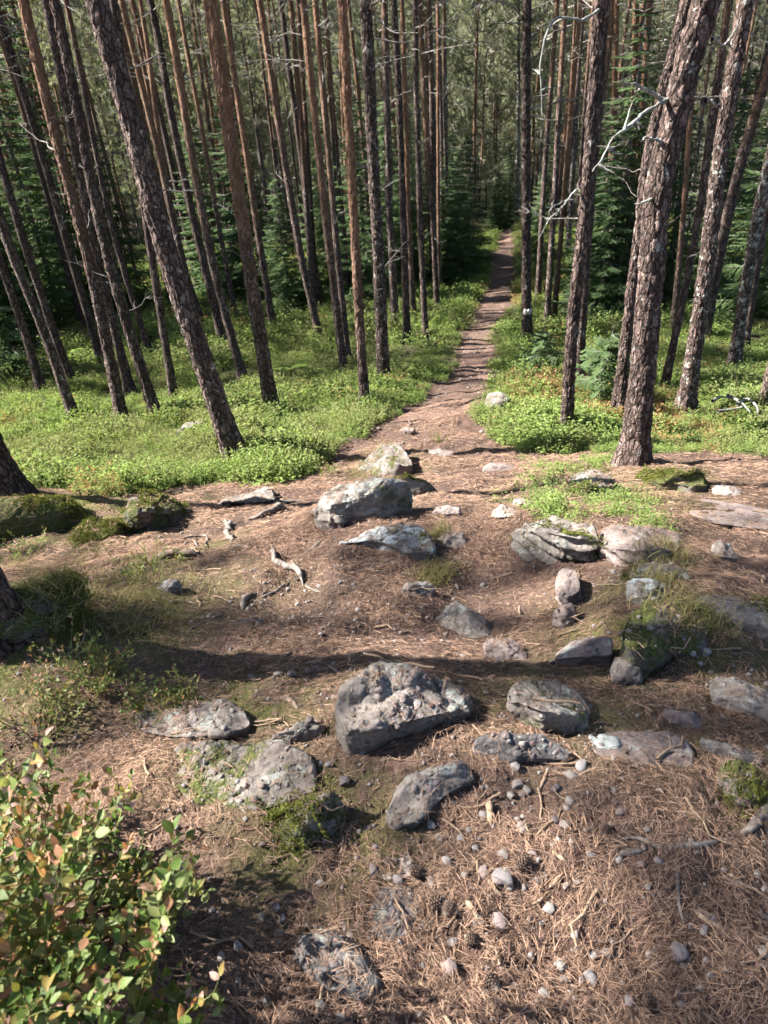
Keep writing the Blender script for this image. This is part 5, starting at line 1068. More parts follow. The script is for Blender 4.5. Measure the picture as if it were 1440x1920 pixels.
wood_line([(455, 975), (500, 962), (540, 945), (595, 940)], .022, .035, 'tree_root', 'thick flat root between the flat dark rock and the white-crusted boulder', 'root', group=gr, seed=4, lift=.6)
wood_line([(288, 1050), (335, 1040), (392, 1040)], .03, .02, 'tree_root', 'brown decaying root log beside the mossy ground at left', 'root', 'brown_root', group=gr, seed=5, lift=.7)
wood_line([(330, 1018), (365, 1010), (388, 1032)], .007, .005, 'twig', 'thin bent grey twig above the brown root log', 'twig', seed=6, lift=2)
wood_line([(345, 1028), (358, 1014), (376, 1030)], .006, .004, 'twig', 'second thin grey twig leaning on the brown root log', 'twig', seed=16, lift=2)
wood_line([(453, 1145), (464, 1122), (482, 1110)], .014, .016, 'tree_root', 'stubby grey root above the dark flat stone', 'root', group=gr, seed=7)
wood_line([(484, 1122), (515, 1108), (545, 1090)], .007, .010, 'tree_root', 'thin root running from the stubby root to the crooked pale root', 'root', group=gr, seed=8)
wood_line([(345, 1187), (385, 1166), (430, 1142)], .010, .006, 'tree_root', 'dark thin root left of the dark flat stone', 'root', 'brown_root', group=gr, seed=9)
wood_line([(480, 1240), (525, 1232), (565, 1216)], .010, .006, 'tree_root', 'thin grey root in the shaded needles above the conglomerate boulder', 'root', group=gr, seed=10)
wood_line([(572, 1256), (600, 1252), (625, 1256)], .014, .01, 'tree_root', 'short grey root left of the conglomerate boulder top', 'root', group=gr, seed=11)
wood_line([(540, 1304), (552, 1318), (562, 1334)], .014, .012, 'tree_root', 'short dark root stub left of the conglomerate boulder', 'root', 'brown_root', group=gr, seed=12)
wood_line([(437, 1026), (455, 1022), (470, 1028)], .009, .006, 'tree_root', 'short grey root running right from the upright grey root piece', 'root', group=gr, seed=31, lift=.5)
wood_line([(570, 1096), (596, 1108), (612, 1112)], .009, .004, 'tree_root', 'thin grey root continuing downhill of the crooked pale root', 'root', group=gr, seed=32, lift=.4)
wood_line([(560, 1045), (585, 1030), (612, 1008)], .008, .012, 'tree_root', 'grey root sloping down from the lichen-draped slab', 'root', group=gr, seed=33, lift=.4)
wood_line([(640, 1262), (600, 1240), (560, 1246)], .006, .005, 'tree_root', 'fine grey root beside the top of the conglomerate boulder', 'root', group=gr, seed=34, lift=.4)
gr2 = 'roots in the foreground at right'
wood_line([(1388, 1562), (1415, 1540), (1460, 1508)], .016, .022, 'tree_root', 'thick grey root entering from the right edge below the pale pinkish rock', 'root', group=gr2, seed=13, lift=.7)
wood_line([(1148, 1578), (1195, 1572), (1240, 1590), (1290, 1588), (1340, 1576), (1395, 1570)], .007, .012, 'tree_root', 'long grey root crossing the needles in the right foreground', 'root', group=gr2, seed=14)
wood_line([(1274, 1592), (1272, 1650), (1276, 1700), (1290, 1756)], .009, .004, 'tree_root', 'worn root running down from the long crossing root', 'root', group=gr2, seed=15, lift=.1)
wood_line([(1140, 1620), (1170, 1598), (1215, 1592)], .007, .009, 'tree_root', 'thin side root left of the long crossing root', 'root', group=gr2, seed=17)
for k, (px, w, lb) in enumerate([([(922, 1508), (918, 1552)], .0095, 'thick short broken stick upright in the pebble patch'), ([(1300, 1706), (1330, 1728), (1362, 1748)], .006, 'pale thin stick right of the worn root'), ([(912, 1652), (928, 1672), (946, 1688)], .006, 'short brown stick among the sunlit pebbles'),
                  ([(872, 1688), (890, 1705), (905, 1738)], .0065, 'bent pale stick in the sunlit needles'), ([(1034, 1596), (1060, 1616)], .006, 'short pale stick above the pebbles'), ([(1028, 1668), (1058, 1640)], .006, 'orange-brown stick in the needle patch'), ([(166, 1140), (158, 1195), (122, 1240)], .004, 'thin bent dead twig by the mossy trunk foot'),
                  ([(176, 1202), (150, 1225), (135, 1240)], .003, 'fine dead twig below the mossy trunk foot'), ([(1012, 1480), (1030, 1440)], .004, 'tiny twig by the dark pebble'), ([(700, 1180), (735, 1172)], .006, 'small stick in the shaded needles above the conglomerate boulder'), ([(985, 1700), (1010, 1690), (1030, 1672)], .004, 'thin twig above the large pebbles'),
                  ([(1365, 1640), (1400, 1665)], .004, 'thin stick near the right edge'), ([(780, 1840), (815, 1868)], .004, 'thin stick right of the white-spotted rock')]):
    wood_line(px, w, w * .7, 'stick', lb, 'stick', 'stick', .9, 'sticks on the needle litter', 60 + k, 7)
gb = pix(1385, 790)
mbf = MB(); rr_ = np.random.default_rng(3)
for k, px in enumerate([[(1358, 768), (1376, 778), (1392, 792), (1400, 802)], [(1376, 786), (1396, 776), (1410, 788), (1414, 806)], [(1330, 780), (1352, 772), (1372, 776)], [(1340, 800), (1365, 796), (1385, 792)]]):
    P = np.array([(pix(u, v) + Vector((0, 0, .16)) - gb)[:] for u, v in px]); mbf.tube(spline(P, 12), np.linspace(.016, .007, 12), 6)
tag(ob('fallen_branch', mbf.mesh('fallen_branch', M['grey_dead']), None, gb), 'bleached fallen branch lying in the bilberry at right', 'branch')
def cone_mesh():
    mb = MB(); V, Q = cube_sphere(5); V = V / np.linalg.norm(V, axis=1)[:, None] * [.011, .011, .02]; mb.add(V, Q=Q)
    for i in range(9):
        for j in range(8):
            a = 6.283 * (j + .5 * (i % 2)) / 8; z = -.016 + .0042 * i; w = .015 * math.sin(math.pi * (i + 1.2) / 11) + .003; d = np.array([math.cos(a), math.sin(a), 0]); s = np.array([-d[1], d[0], 0]); b = d * w * .6 + [0, 0, z]
            e = d * (w + .006) + [0, 0, z + .006]; mb.add([b - s * .003, b + s * .003, e + s * .0042, e - s * .0042, e - [0, 0, .003] + d * .001], Q=[[0, 1, 2, 3]], T=[[3, 2, 4]])
    return mb.mesh('pine_cone', M['brown_root'], False)
CONE = cone_mesh()
for u, v, lb in [(783, 1642, 'pine cone by the pale pebbly rock'), (822, 1695, 'pine cone left of the sunlit pebbles'), (838, 1712, 'pine cone next to the bent pale stick'), (925, 1852, 'pine cone in the needles at the bottom edge'), (1130, 1562, 'pine cone right of the sunlit pebbles'), (1210, 1880, 'pine cone at the bottom right of the small pebbles'), (880, 1765, 'dark pine cone under the large pinkish pebbles'), (975, 1625, 'pine cone touching the large grey pebble')]:
    p = pix(u, v); z, nr, rk = surf(p.x, p.y); tag(ob('pine_cone', CONE, None, (p.x, p.y, z + .012), (R(rnd.uniform(60, 110)), 0, rnd.uniform(0, 6.28)), rnd.uniform(.55, .72)), lb, 'pine cone', 'pine cones on the needle litter')

# ------------------------------------------------------------------ gravel and needles
def gravel(name, n, x0, x1, y0, y1, s0, s1, seed, label, patches):
    r = np.random.default_rng(seed); pts = []; rot = []; scl = []; idx = []; P_ = [pix(u, v, False) for u, v, *_ in patches]
    while len(pts) < n:
        x, y = r.uniform(x0, x1), r.uniform(y0, y1); d = .10
        for q, a in zip(P_, patches): d = max(d, a[3] * math.exp(-((x - q.x) ** 2 + (y - q.y) ** 2) / a[2] ** 2))
        if r.random() > d: continue
        z, nr, rk = surf(x, y)
        if cover_mask(np.array([x]), np.array([y]), np.array([z]))[0]: continue
        s = s0 + (s1 - s0) * r.random() ** 3; pts.append((x, y, z + s * .05 + .001)); rot.append(eul(nr, r.uniform(0, 6.28), .8)); scl.append(s); idx.append(r.integers(0, 8))
    scatter(name, pts, rot, scl, idx, PEB_S, label)
gravel('gravel', 3400, -1.8, 2.2, .5, 5.2, .006, .024, 9, 'small rounded gravel strewn over the needle litter', [(1000, 1500, .35, 1), (980, 1650, .4, 1), (1150, 1800, .5, .8), (640, 1120, .45, .8), (560, 1260, .3, .7), (620, 1500, .3, .7), (1280, 1230, .3, .7), (780, 1650, .3, .9), (760, 1060, .35, .7), (480, 1560, .3, .7), (1300, 1700, .4, .7), (1200, 1085, .3, .6), (600, 1780, .3, .6)])
RXY = np.array([(o.location.x, o.location.y, max(o.dimensions.x, o.dimensions.y) * .5 + .05) for o in ROCKS]) if False else np.array([(o.location.x, o.location.y, .62 * max((v.co.xy).length for v in o.data.vertices) * 1.6) for o in ROCKS])
def needles(name, n, y0, y1, wid, seed, k, label, thick):
    """n needle pairs laid over the ground (and thinly over the rocks) as one mesh"""
    r = np.random.default_rng(seed); N = int(n * 3.2); Y = y0 + (y1 - y0) * r.random(N) ** .85; X = r.uniform(-1, 1, N) * wid(Y); Z = Hq(X, Y); u, v, w = proj(np.c_[X, Y, Z])
    m = ~cover_mask(X, Y, Z) & (u > -260) & (u < 1700) & (v < 2120) & (w > .2)
    dens = fbm(np.c_[X * 2.6, Y * 2.6, X * 0], 4, 66); m &= r.random(N) < .16 + .95 * smooth(-.22, .30, dens); X, Y, Z = X[m][:n], Y[m][:n], Z[m][:n]
    near = np.zeros(len(X), bool)
    for a, b, q in RXY: near |= (X - a) ** 2 + (Y - b) ** 2 < q * q
    zx, zy = normals_at_q(X, Y); drop = np.zeros(len(X), bool)
    for i in np.nonzero(near)[0]:
        z, nr, rk = surf(X[i], Y[i])
        if rk is not None:
            if nr.z < .7 or r.random() < .55: drop[i] = True
            Z[i] = z; zx[i] = -nr.x / max(nr.z, .3); zy[i] = -nr.y / max(nr.z, .3)
    X, Y, Z, zx, zy = X[~drop], Y[~drop], Z[~drop], zx[~drop], zy[~drop]; n = len(X); Vs = []; a0 = r.uniform(0, 6.283, n); L0 = r.uniform(.018, .043, n) * k; tw = r.random(n) ** 1.6 * 2.8; lift = r.random(n) ** 2 * .014 * k + .0012; tilt = r.normal(0, .13, n); T_ = []
    for sg in (-1, 1):
        kp = r.random(n) > .15; a = (a0 + sg * r.uniform(.05, .26, n))[kp]; L = L0[kp]; P0 = np.c_[X, Y, Z + lift][kp]; sl = zx[kp] * np.cos(a) + zy[kp] * np.sin(a); d = np.c_[np.cos(a), np.sin(a), sl + tilt[kp]]; s = np.c_[-np.sin(a), np.cos(a), r.normal(0, .5, kp.sum())]; bend = (sg * r.uniform(-.08, .2, kp.sum()) * L)[:, None]; wd = thick * r.uniform(.7, 1.2, kp.sum())[:, None]
        A = P0; B = P0 + d * (L * .5)[:, None] + s * bend * .35 + np.array([0, 0, .0015 * k]); C = P0 + d * L[:, None] + s * bend
        Vs.append(np.stack([A - s * wd, A + s * wd, B - s * wd, B + s * wd, C - s * wd * .4, C + s * wd * .4], 1)); T_.append(np.repeat(tw[kp], 6))
    V = np.concatenate(Vs).reshape(-1, 3); b = np.arange(len(V) // 6)[:, None] * 6; Q = np.concatenate([b + [0, 1, 3, 2], b + [2, 3, 5, 4]])
    tag(ob(name, me_from(name, V, Q, M['needle'], False, {'tint': np.concatenate(T_)})), label, None, None, 'stuff'); return n
def normals_at_q(x, y, e=.03):
    return (Hq(x + e, y) - Hq(x - e, y)) / (2 * e), (Hq(x, y + e) - Hq(x, y - e)) / (2 * e)
print('needles', needles('needle_litter', 85000, .40, 3.3, lambda y: .9 + .62 * y, 41, 1.0, 'dry orange-brown pine needles strewn over the foreground', .00052),
      needles('needle_litter_beyond', 66000, 3.2, 8.2, lambda y: .8 + .6 * y, 42, 1.12, 'dry pine needles carpeting the clearing around the outcrop', .0009))
# moss cushions and thin grass
def moss_mesh(seed, n=150, rad=.05, ht=.0075):
    r = np.random.default_rng(seed); a = r.uniform(0, 6.283, n); q = rad * np.sqrt(r.random(n)); P = np.c_[np.cos(a) * q, np.sin(a) * q, -.004 + 0 * a]; d = np.c_[r.normal(0, .5, (n, 2)), np.ones(n)]; s = np.cross(d, r.normal(0, 1, (n, 3))); s /= np.linalg.norm(s, axis=1)[:, None]
    V = np.stack([P - s * .0022, P + s * .0022, P + d * ht * r.uniform(.6, 1.3, (n, 1))], 1).reshape(-1, 3); mb = MB(); mb.add(V, T=np.arange(3 * n).reshape(-1, 3), col=np.repeat(r.random(n), 3)); return mb.mesh('moss_sprigs', M['grassy'], False)
MOSS = [moss_mesh(950 + k) for k in range(3)]; pts = []; rot = []; scl = []; rs = np.random.default_rng(77)
mossy = [i for i, o in enumerate(ROCKS) if 'moss' in o['label'] and 'crowning' not in o['label'] and 'slab leaning' not in o['label'] and 'small grey' not in o['label'] and 'white lichen cap' != '']
for i in mossy:
    o = ROCKS[i]; Mw = Matrix.LocRotScale(o.location, o.rotation_euler, o.scale); full = 'moss-covered' in o['label'] or 'yellow-green' in o['label'] or 'long mossy' in o['label']
    fl = list(o.data.polygons); M3 = Mw.to_3x3(); cw = np.array([(Mw @ f.center)[:] for f in fl]); dn = fbm(cw * 4, 3, i)
    for f, c, d in zip(fl, cw, dn):
        nw = M3 @ f.normal
        if nw.z < (-.1 if full else .2) or d < (-.18 if full else .08) or c[2] < h1(c[0], c[1]) - .02: continue
        if rs.random() < min(1, f.area / .0009): pts.append(tuple(c)); rot.append(eul(nw, rs.uniform(0, 6.28))); scl.append(rs.uniform(.7, 1.3))
scatter('moss', pts, rot, scl, rs.integers(0, 3, len(pts)), MOSS, 'green moss cushions growing over the rocks'); print('moss', len(pts))
def grass_mesh(seed, n=26):
    r = np.random.default_rng(seed); mb = MB()
    for k in range(n):
        a = r.uniform(0, 6.283); d = np.array([math.cos(a), math.sin(a), 0]); s = np.array([-d[1], d[0], 0]); L = r.uniform(.03, .09); t = np.linspace(0, 1, 4)[:, None]; P = np.array([*r.normal(0, .03, 2), 0]) + d * L * .8 * t ** 1.5 + np.array([0, 0, 1]) * L * (t - .55 * t ** 2); w = .0014 * (1 - t * .9)
        V = np.concatenate([P - s * w, P + s * w]); i = np.arange(3); mb.add(V, Q=np.stack([i, i + 1, i + 5, i + 4], 1), col=r.random())
    return mb.mesh('thin_grass', M['drygrass'], False)
GR = [grass_mesh(970 + k) for k in range(3)]; pts = []; rot = []; scl = []
for (u, v, n, s) in [(250, 1120, 26, 110), (200, 1080, 18, 90), (130, 1160, 24, 80), (60, 1080, 16, 60), (230, 1180, 16, 70), (815, 1085, 22, 14), (825, 1010, 10, 12), (1265, 1050, 12, 30), (1220, 930, 15, 60), (1280, 1180, 18, 60), (1210, 1100, 20, 50), (700, 880, 30, 40)]:
    for k in range(n):
        p = pix(u + rs.normal(0, s * .6), v + rs.normal(0, s * .3), False); z, nr, rk = surf(p.x, p.y); pts.append((p.x, p.y, z)); rot.append(eul(nr, rs.uniform(0, 6.28), .5)); scl.append(rs.uniform(.7, 1.3))
scatter('grass', pts, rot, scl, rs.integers(0, 3, len(pts)), GR, 'thin dry grass and moss strands on the shaded ground at left and by the rocks')

# ------------------------------------------------------------------ bilberry shrubs close to the camera
def leaf_mesh(seed, mat, L=1.0):
    r = np.random.default_rng(seed); t = np.array([0, .12, .35, .62, .85, 1.0]); w = np.array([.03, .17, .29, .27, .13, .0]) * r.uniform(.68, 1.15); cu = r.uniform(-.5, .2); fo = r.uniform(.1, .8)
    mid = np.c_[t, 0 * t, cu * t ** 2]; lf = np.c_[t, w, cu * t ** 2 + w * fo]; rt = np.c_[t, -w, cu * t ** 2 + w * fo]; V = np.concatenate([mid, lf, rt]) * L; i = np.arange(5)
    return me_from('leaf', V, np.concatenate([np.stack([i, i + 1, i + 7, i + 6], 1), np.stack([i + 12, i + 13, i + 1, i], 1)]), M[mat], True)
def m_bleaf(name, a, b, spot):
    t = NT(name); oi = t.n('ObjectInfo').outputs['Random']; p = t.co('Object'); n = t.noise(p, 2.2, 4, .6); n2 = t.noise(p, 9, 3, .6)
    x = t.n('SeparateXYZ', i_0=p); vein = t.ramp(t.math('ABSOLUTE', x.outputs[1]), [(.0, 1), (.035, 0)])
    c = t.mix(t.math('MULTIPLY', oi, 1.0), a, b); c = t.mix(t.ramp(n, [(.45, 0), (.72, .8)]), c, spot); c = t.mix(t.math('MULTIPLY', vein, .35), c, (.45, .42, .22)); c = t.mix(t.ramp(n2, [(.6, 0), (.72, .35)]), c, (.09, .05, .02))
    return t.leaf(c, .42, .55, .39)
M.update(lf_green=m_bleaf('shrub_leaf_green', (.05, .105, .018), (.14, .21, .045), (.17, .18, .05)), lf_light=m_bleaf('shrub_leaf_light', (.13, .19, .05), (.24, .28, .10), (.28, .23, .10)),
         lf_olive=m_bleaf('shrub_leaf_olive', (.16, .16, .035), (.28, .24, .07), (.27, .13, .05)), lf_rust=m_bleaf('shrub_leaf_rust', (.27, .125, .065), (.42, .24, .14), (.34, .10, .05)), lf_pink=m_bleaf('shrub_leaf_pink', (.38, .22, .18), (.50, .34, .27), (.30, .12, .09)))
t = NT('shrub_stem'); ns_ = t.noise(t.co('Object'), 40, 4); M['stem'] = t.done(t.bsdf(t.ramp(ns_, [(.35, (.09, .10, .03)), (.55, (.17, .19, .05)), (.7, (.2, .12, .06))]), .6))
LK = ['lf_green', 'lf_light', 'lf_olive', 'lf_rust', 'lf_pink']; LEAF = {k: [leaf_mesh(40 + 7 * i + j, k) for j in range(6)] for i, k in enumerate(LK)}
def shrub(p, hgt, spread, nst, seed, label, group, mixw, nobj=60, lf=.0205, name='bilberry_shrub', up=(0, 0, 1)):
    r = np.random.default_rng(seed); root = tag(ob(name, None, None, p), label, 'shrub', group); stem = MB(); leaves = []
    def grow(b, d, L, rad, lev):
        n = 7; P = [np.array(b, float)]; dd = np.array(d, float)
        for k in range(n - 1):
            dd = dd + r.normal(0, .16, 3) + np.array([0, 0, .10]); dd /= np.linalg.norm(dd); P.append(P[-1] + dd * L / (n - 1))
        P = np.array(P); stem.tube(P, np.linspace(rad, rad * .45, n), 4)
        for k in range(1, n):
            if lev < 2 and k >= 2 and r.random() < (.8 if lev == 0 else .5):
                s = np.cross(dd, r.normal(0, 1, 3)); s /= np.linalg.norm(s); grow(P[k], (P[k] - P[k - 1]) / np.linalg.norm(P[k] - P[k - 1]) * .8 + s * .75, L * r.uniform(.35, .6), rad * .6, lev + 1)
        if lev >= 1 or True:
            m = int(L / (.016 if lev else .03)); side = 1
            for j in range(m):
                u = (j + .8) / m
                if lev == 0 and u < .45: continue
                i = min(n - 2, int(u * (n - 1))); q = P[i] + (P[i + 1] - P[i]) * (u * (n - 1) - i); ax = P[i + 1] - P[i]; ax /= np.linalg.norm(ax); s = np.cross(ax, [0, 0, 1.]) + r.normal(0, .25, 3); s /= np.linalg.norm(s) + 1e-9; side = -side
                ld = ax * .45 + s * side * .9 + np.array([0, 0, r.uniform(-.1, .5)]); leaves.append((q, ld / np.linalg.norm(ld), lf * r.uniform(.5, 1.4)))
            tip = P[-1] - P[-2]; leaves.append((P[-1], tip / np.linalg.norm(tip), lf * r.uniform(.7, 1.1)))
    for k in range(nst):
        a = r.uniform(0, 6.283); q = spread * math.sqrt(r.random()); b = np.array([math.cos(a) * q * .8, math.sin(a) * q * .8, -.03 + h1(p.x + math.cos(a) * q * .8, p.y + math.sin(a) * q * .8, False) - h1(p.x, p.y, False)]); grow(b, np.array([math.cos(a) * .35, math.sin(a) * .35, 1.0]) + r.normal(0, .1, 3), hgt * r.uniform(.65, 1.1), .0022, 0)
    ob('stems', stem.mesh('stems', M['stem']), root)
    cl = CAMP - np.array(p); order = np.argsort([-(l[2] / np.linalg.norm(l[0] - cl)) + .004 * r.random() - .03 * (l[0][2] / hgt) for l in leaves]); big = set(order[:nobj].tolist()); rest = {k: MB() for k in LK}
    zt = max(l[0][2] for l in leaves)
    for i, (q, d, L) in enumerate(leaves):
        w = np.array(mixw, float) * [1.1, 1.0, 1.2, 1.3, .9]
        if q[2] > .78 * zt: w = w * [.6, .8, 1.0, 2.0, 2.6]
        if q[2] < .55 * zt: w = w * [1.3, .8, 1.2, .6, .4]
        kind = LK[r.choice(5, p=w / w.sum())]; m = LEAF[kind][r.integers(0, 6)]
        nrm = np.array([0, 0, 1.]) + r.normal(0, .38, 3); s = np.cross(nrm, d); s /= np.linalg.norm(s); n2 = np.cross(d, s); Rm = np.stack([d, s, n2], 1)
        if i in big: ob('leaf', m, root, q, Matrix(Rm.tolist()).to_euler(), L)
        else:
            V = np.array([v.co[:] for v in m.vertices]) * L; f = np.array([list(pp.vertices) for pp in m.polygons]); rest[kind].add(V @ Rm.T + q, Q=f)
    V = []; F = []; mi = []; n0 = 0
    for k_, k in enumerate(LK):
        if rest[k].n: qf = np.concatenate(rest[k].q); V += rest[k].v; F.append(qf + n0); n0 += rest[k].n; mi.append(np.full(len(qf), k_, np.int32))
    if V:
        m = me_from('small_leaves', np.concatenate(V), np.concatenate(F), [M[k] for k in LK], True); m.polygons.foreach_set('material_index', np.concatenate(mi)); o = ob('small_leaves', m, root); o['kind'] = 'stuff'
    return len(leaves)
gs = 'bilberry shrubs filling the lower left corner'; tot = 0
SH = [(-0.36, 0.36, 0.22, 'bilberry shrub with pink-brown upper leaves at the bottom', (1.2, 1.2, .8, .5, .9)), (-0.52, 0.38, 0.27, 'bilberry shrub with green and pink leaves in the bottom left corner', (1.6, 1.2, .7, .4, .6)), (-0.46, 0.50, 0.22, 'bilberry shrub in front of the shaded gap', (1.5, 1, 1, .5, .4)), (-0.66, 0.50, 0.30, 'large-leaved green bilberry shrub at the left edge', (2.4, .9, .6, .3, .3)),
      (-0.60, 0.64, 0.26, 'rusty bilberry shrub in the sunlit middle of the thicket', (.8, .8, 1.2, 1.5, 1.0)), (-0.80, 0.64, 0.32, 'bilberry shrub with brown curled leaves at the left edge', (.7, .9, 1.0, 1.3, 1.1)), (-0.56, 0.76, 0.20, 'bilberry shrub with olive leaves bordering the broad flat rock', (1.2, 1.0, 1.4, .9, .4)), (-0.74, 0.80, 0.27, 'pink-tipped bilberry shrub along the top of the thicket', (.9, .9, 1.0, .9, 1.1)),
      (-0.94, 0.80, 0.30, 'bilberry shrub at the left edge on top of the thicket', (.9, 1.0, 1.0, .7, .9)), (-0.50, 0.86, 0.12, 'small light-green bilberry shrub at the right tip of the thicket', (1.2, 2.0, .7, .3, .2)), (-0.68, 0.93, 0.18, 'shaded bilberry shrub behind the thicket', (2, .4, 1.2, .4, .2)), (-0.90, 0.96, 0.24, 'dark bilberry shrub at the left behind the thicket', (2, .4, 1.0, .4, .2)), (-0.20, 0.42, 0.10, 'low bilberry sprig with an orange leaf beside the white-spotted rock', (1.2, 1.2, 1.0, .6, .3))]
for k, (x, y, hg, lb, mx) in enumerate(SH):
    tot += shrub(Vector((x, y, h1(x, y, False))), hg, .13 if hg > .22 else .08, 11 if hg > .2 else 8, 1200 + k, lb, gs, mx, 75)
g2 = 'small bilberry tufts on the needle litter'
for k, (u, v, hg, nst, lb, mx) in enumerate([(150, 1300, .17, 7, 'dark bilberry tuft in the shade above the thicket', (2, .5, 1, .3, .1)), (60, 1370, .2, 7, 'brownish bilberry tuft at the left edge above the thicket', (1, .5, 1.4, .9, .4)), (205, 1290, .14, 6, 'shaded bilberry tuft left of the mossy hump', (2, .6, 1, .3, .1)), (305, 1320, .12, 5, 'thin bilberry sprigs at the mossy hump', (1.6, .6, 1.2, .5, .1)), (265, 1090, .14, 6, 'bilberry tuft beside the brown root log', (1.8, 1, .8, .2, .1)), (300, 1060, .12, 5, 'small bilberry tuft behind the brown root log', (1.8, 1, .8, .2, .1)), (30, 1050, .16, 6, 'bilberry tuft in front of the mossy mound', (2, 1, .6, .1, .1)),
      (615, 890, .12, 5, 'sparse bilberry tuft on the trail edge left of the pointed rock', (1.4, .7, 1.2, .3, .1)), (820, 830, .1, 5, 'sparse bilberry sprigs in the trail by the small flat stone', (1.2, .7, 1.4, .4, .1))]):
    p = pix(u, v, False); tot += shrub(p, hg * .8, .10, nst + 2, 1300 + k, lb, g2, mx, 12, .0125, 'bilberry_tuft')
print('shrub leaves', tot)
# light green bilberry on the outcrop at right
x = []; 
for (u, v, n, su, sv) in [(1010, 930, 24, 26, 22), (1040, 965, 15, 40, 14), (1120, 935, 10, 40, 14), (1180, 955, 18, 45, 14), (1225, 985, 10, 20, 10), (1060, 880, 22, 50, 12), (1140, 870, 14, 30, 8), (985, 905, 0, 1, 1), (1010, 828, 20, 40, 8)]:
    for k in range(n):
        p = pix(u + rs.normal(0, su * .7), v + rs.normal(0, sv * .7), False); z, nr, rk = surf(p.x, p.y); x.append((p.x, p.y, z - .02))
scatter('bilberry_patch', x, np.c_[rs.normal(0, .15, (len(x), 2)), rs.uniform(0, 6.28, len(x))], rs.uniform(.4, .72, len(x)), rs.choice([0, 1, 2, 4, 3], len(x)), CL, 'light green bilberry growing on top of the layered rock at right')

scatter('path_gravel', PATH_GRAVEL[0], PATH_GRAVEL[1], PATH_GRAVEL[2], rs.integers(0, 8, len(PATH_GRAVEL[0])), PEB_S, 'small stones trodden into the footpath')
# bark flakes and broken twigs mixed into the litter
M['flake'] = m_wood('bark_flake', (.05, .03, .023), (.23, .14, .10), .12)
def flake_mesh(seed):
    r = np.random.default_rng(seed); a = np.sort(r.uniform(0, 6.283, 7)); q = r.uniform(.5, 1, 7); V = np.c_[np.cos(a) * q, np.sin(a) * q * .6, .25 * (np.cos(a) * q) ** 2 + r.normal(0, .05, 7)]; V = np.concatenate([V, V - [0, 0, .12], [[0, 0, .04]]]); i = np.arange(7); j = (i + 1) % 7
    return me_from('flake', V * .5, [np.stack([i, j, np.full(7, 14)], 1), np.stack([i, i + 7, j + 7, j], 1)], M['flake'], False)
def twiglet_mesh(seed):
    r = np.random.default_rng(seed); mb = MB(); P = np.c_[np.linspace(-.5, .5, 5), r.normal(0, .05, 5), .03 + r.normal(0, .02, 5)]; mb.tube(P, np.linspace(.032, .018, 5) * r.uniform(.7, 1.3), 5)
    if seed % 2: mb.tube(P[2] + np.linspace(0, 1, 3)[:, None] * np.array([.22, .2, .04]), [.018, .014, .008], 4)
    return mb.mesh('twiglet', M['stick'])
def debris(name, n, srcs, s0, s1, seed, label):
    r = np.random.default_rng(seed); pts = []; rot = []; scl = []
    for k in range(n):
        y = .45 + 6.5 * r.random() ** 1.3; x = r.uniform(-1, 1) * (.6 + .56 * y); z, nr, rk = surf(x, y)
        if cover_mask(np.array([x]), np.array([y]), np.array([z]))[0]: continue
        pts.append((x, y, z + .004)); rot.append(eul(nr, r.uniform(0, 6.28))); scl.append(s0 + (s1 - s0) * r.random() ** 2)
    scatter(name, pts, rot, scl, r.integers(0, len(srcs), len(pts)), srcs, label)
debris('bark_flakes', 2600, [flake_mesh(k) for k in range(5)], .010, .032, 81, 'brown bark flakes and cone scales mixed into the needle litter')
debris('twig_litter', 700, [twiglet_mesh(k) for k in range(5)], .04, .13, 82, 'broken twigs mixed into the needle litter')

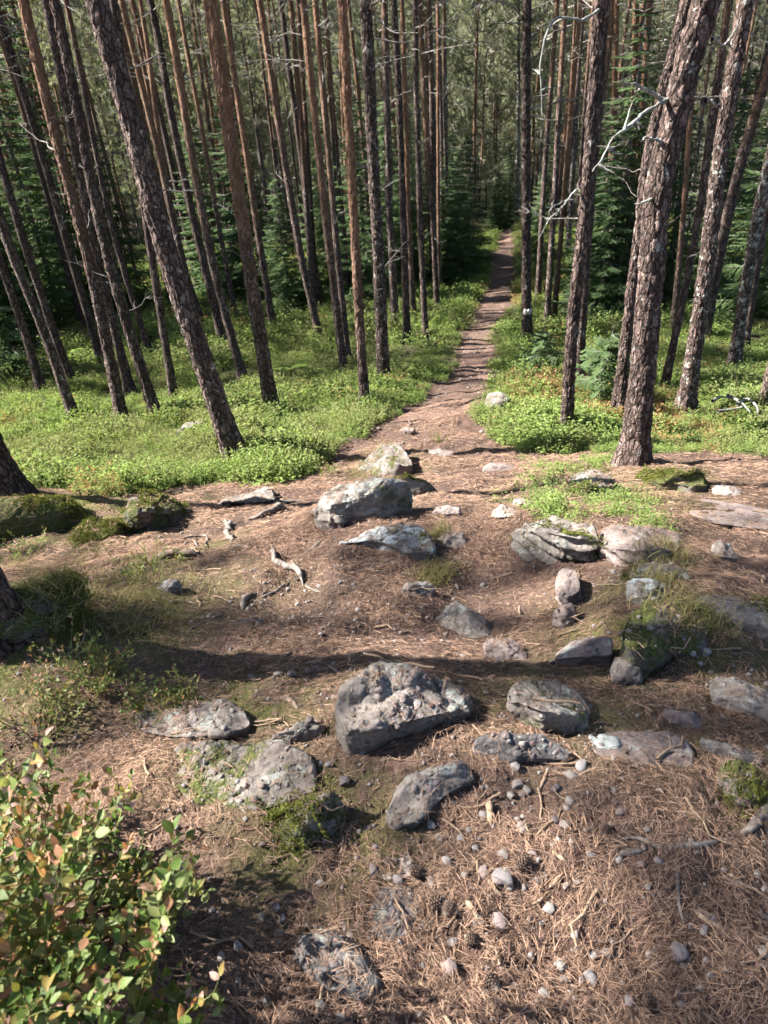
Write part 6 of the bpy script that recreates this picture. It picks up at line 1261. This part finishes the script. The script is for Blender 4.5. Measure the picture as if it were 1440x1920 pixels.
# ------------------------------------------------------------------ the stand going on at the left, outside the view
SHADE_TREES = [(-11.37, 3.74, (0.8, 1.0, 0.8, 3, 3.06)), (-15.83, 13.55, (1.0, 0.85, 0.6, 3, 0.36)), (-15.23, 16.54, (0.8, 1.0, 0.5, 0, 5.46)), (-13.07, 3.66, (0.7, 1.0, 0.5, 3, 0.07)), (-13.28, 12.12, (1.1, 0.65, 0.5, 3, 0.74)), (-14.3, 1.79, (1.0, 0.85, 0.7, 2, 5.37)), (-14.69, 18.97, (0.9, 0.85, 0.5, 2, 0.42)), (-17.79, 15.37, (1.0, 1.0, 0.5, 1, 6.06)), (-13.21, 10.58, (1.1, 0.85, 0.8, 3, 4.16)), (-16.79, 17.73, (1.1, 1.0, 0.6, 1, 4.65)), (-18.75, 14.33, (1.1, 0.65, 0.5, 1, 2.85)), (-20.09, 18.37, (1.1, 0.85, 0.7, 1, 3.05)), (-14.42, 13.08, (1.1, 0.45, 0.6, 0, 2.32)), (-18.93, 3.6, (1.0, 0.85, 0.6, 2, 3.31)), (-12.57, 15.94, (0.7, 1.0, 0.6, 1, 1.76)), (-10.58, 1.07, (0.7, 0.65, 0.8, 1, 3.79)), (-12.16, 18.38, (0.7, 1.0, 0.7, 0, 1.95)), (-11.52, 11.9, (0.7, 0.45, 0.5, 1, 2.51)), (-8.74, 14.31, (0.9, 1.0, 0.7, 0, 4.66)), (-22.01, 15.9, (1.0, 1.0, 0.6, 3, 6.04))]
LB = 'pine of the stand going on beyond the left picture edge'; LG = 'pines beyond the left picture edge'
for x, y, sh in SHADE_TREES: far_pine(x, y, LB, LG, False, sh)
ns_ = 0
for k in range(4000):
    y = rnd.uniform(17, 46); x = rnd.uniform(-40, -8)
    if ns_ >= 34: break
    u, v, w = proj(np.array([[x, y, h1(x, y) + 1.0]]))
    if u[0] > -160 or far_ok(x, y, 3.6) is False: continue
    far_pine(x, y, LB, LG, False); ns_ += 1
# light summer haze between the trunks
if HAZE:
    V = np.array([(x, y, z) for x in (-170, 170) for y in (-45, 335) for z in (-26, 62)], float)
    Q = np.array([[0, 1, 3, 2], [4, 6, 7, 5], [0, 4, 5, 1], [2, 3, 7, 6], [0, 2, 6, 4], [1, 5, 7, 3]])
    hm = bpy.data.materials.new('haze'); hm.use_nodes = True; hn = hm.node_tree; hn.nodes.clear(); ho = hn.nodes.new('ShaderNodeOutputMaterial'); hv = hn.nodes.new('ShaderNodeVolumePrincipled')
    hv.inputs['Color'].default_value = (.90, .96, 1.0, 1); hv.inputs['Density'].default_value = HAZE; hv.inputs['Anisotropy'].default_value = .3; hn.links.new(hv.outputs[0], ho.inputs['Volume'])
    tag(ob('haze', me_from('haze', V, Q, hm, False)), 'thin pale haze hanging between the far trunks', None, None, 'stuff')
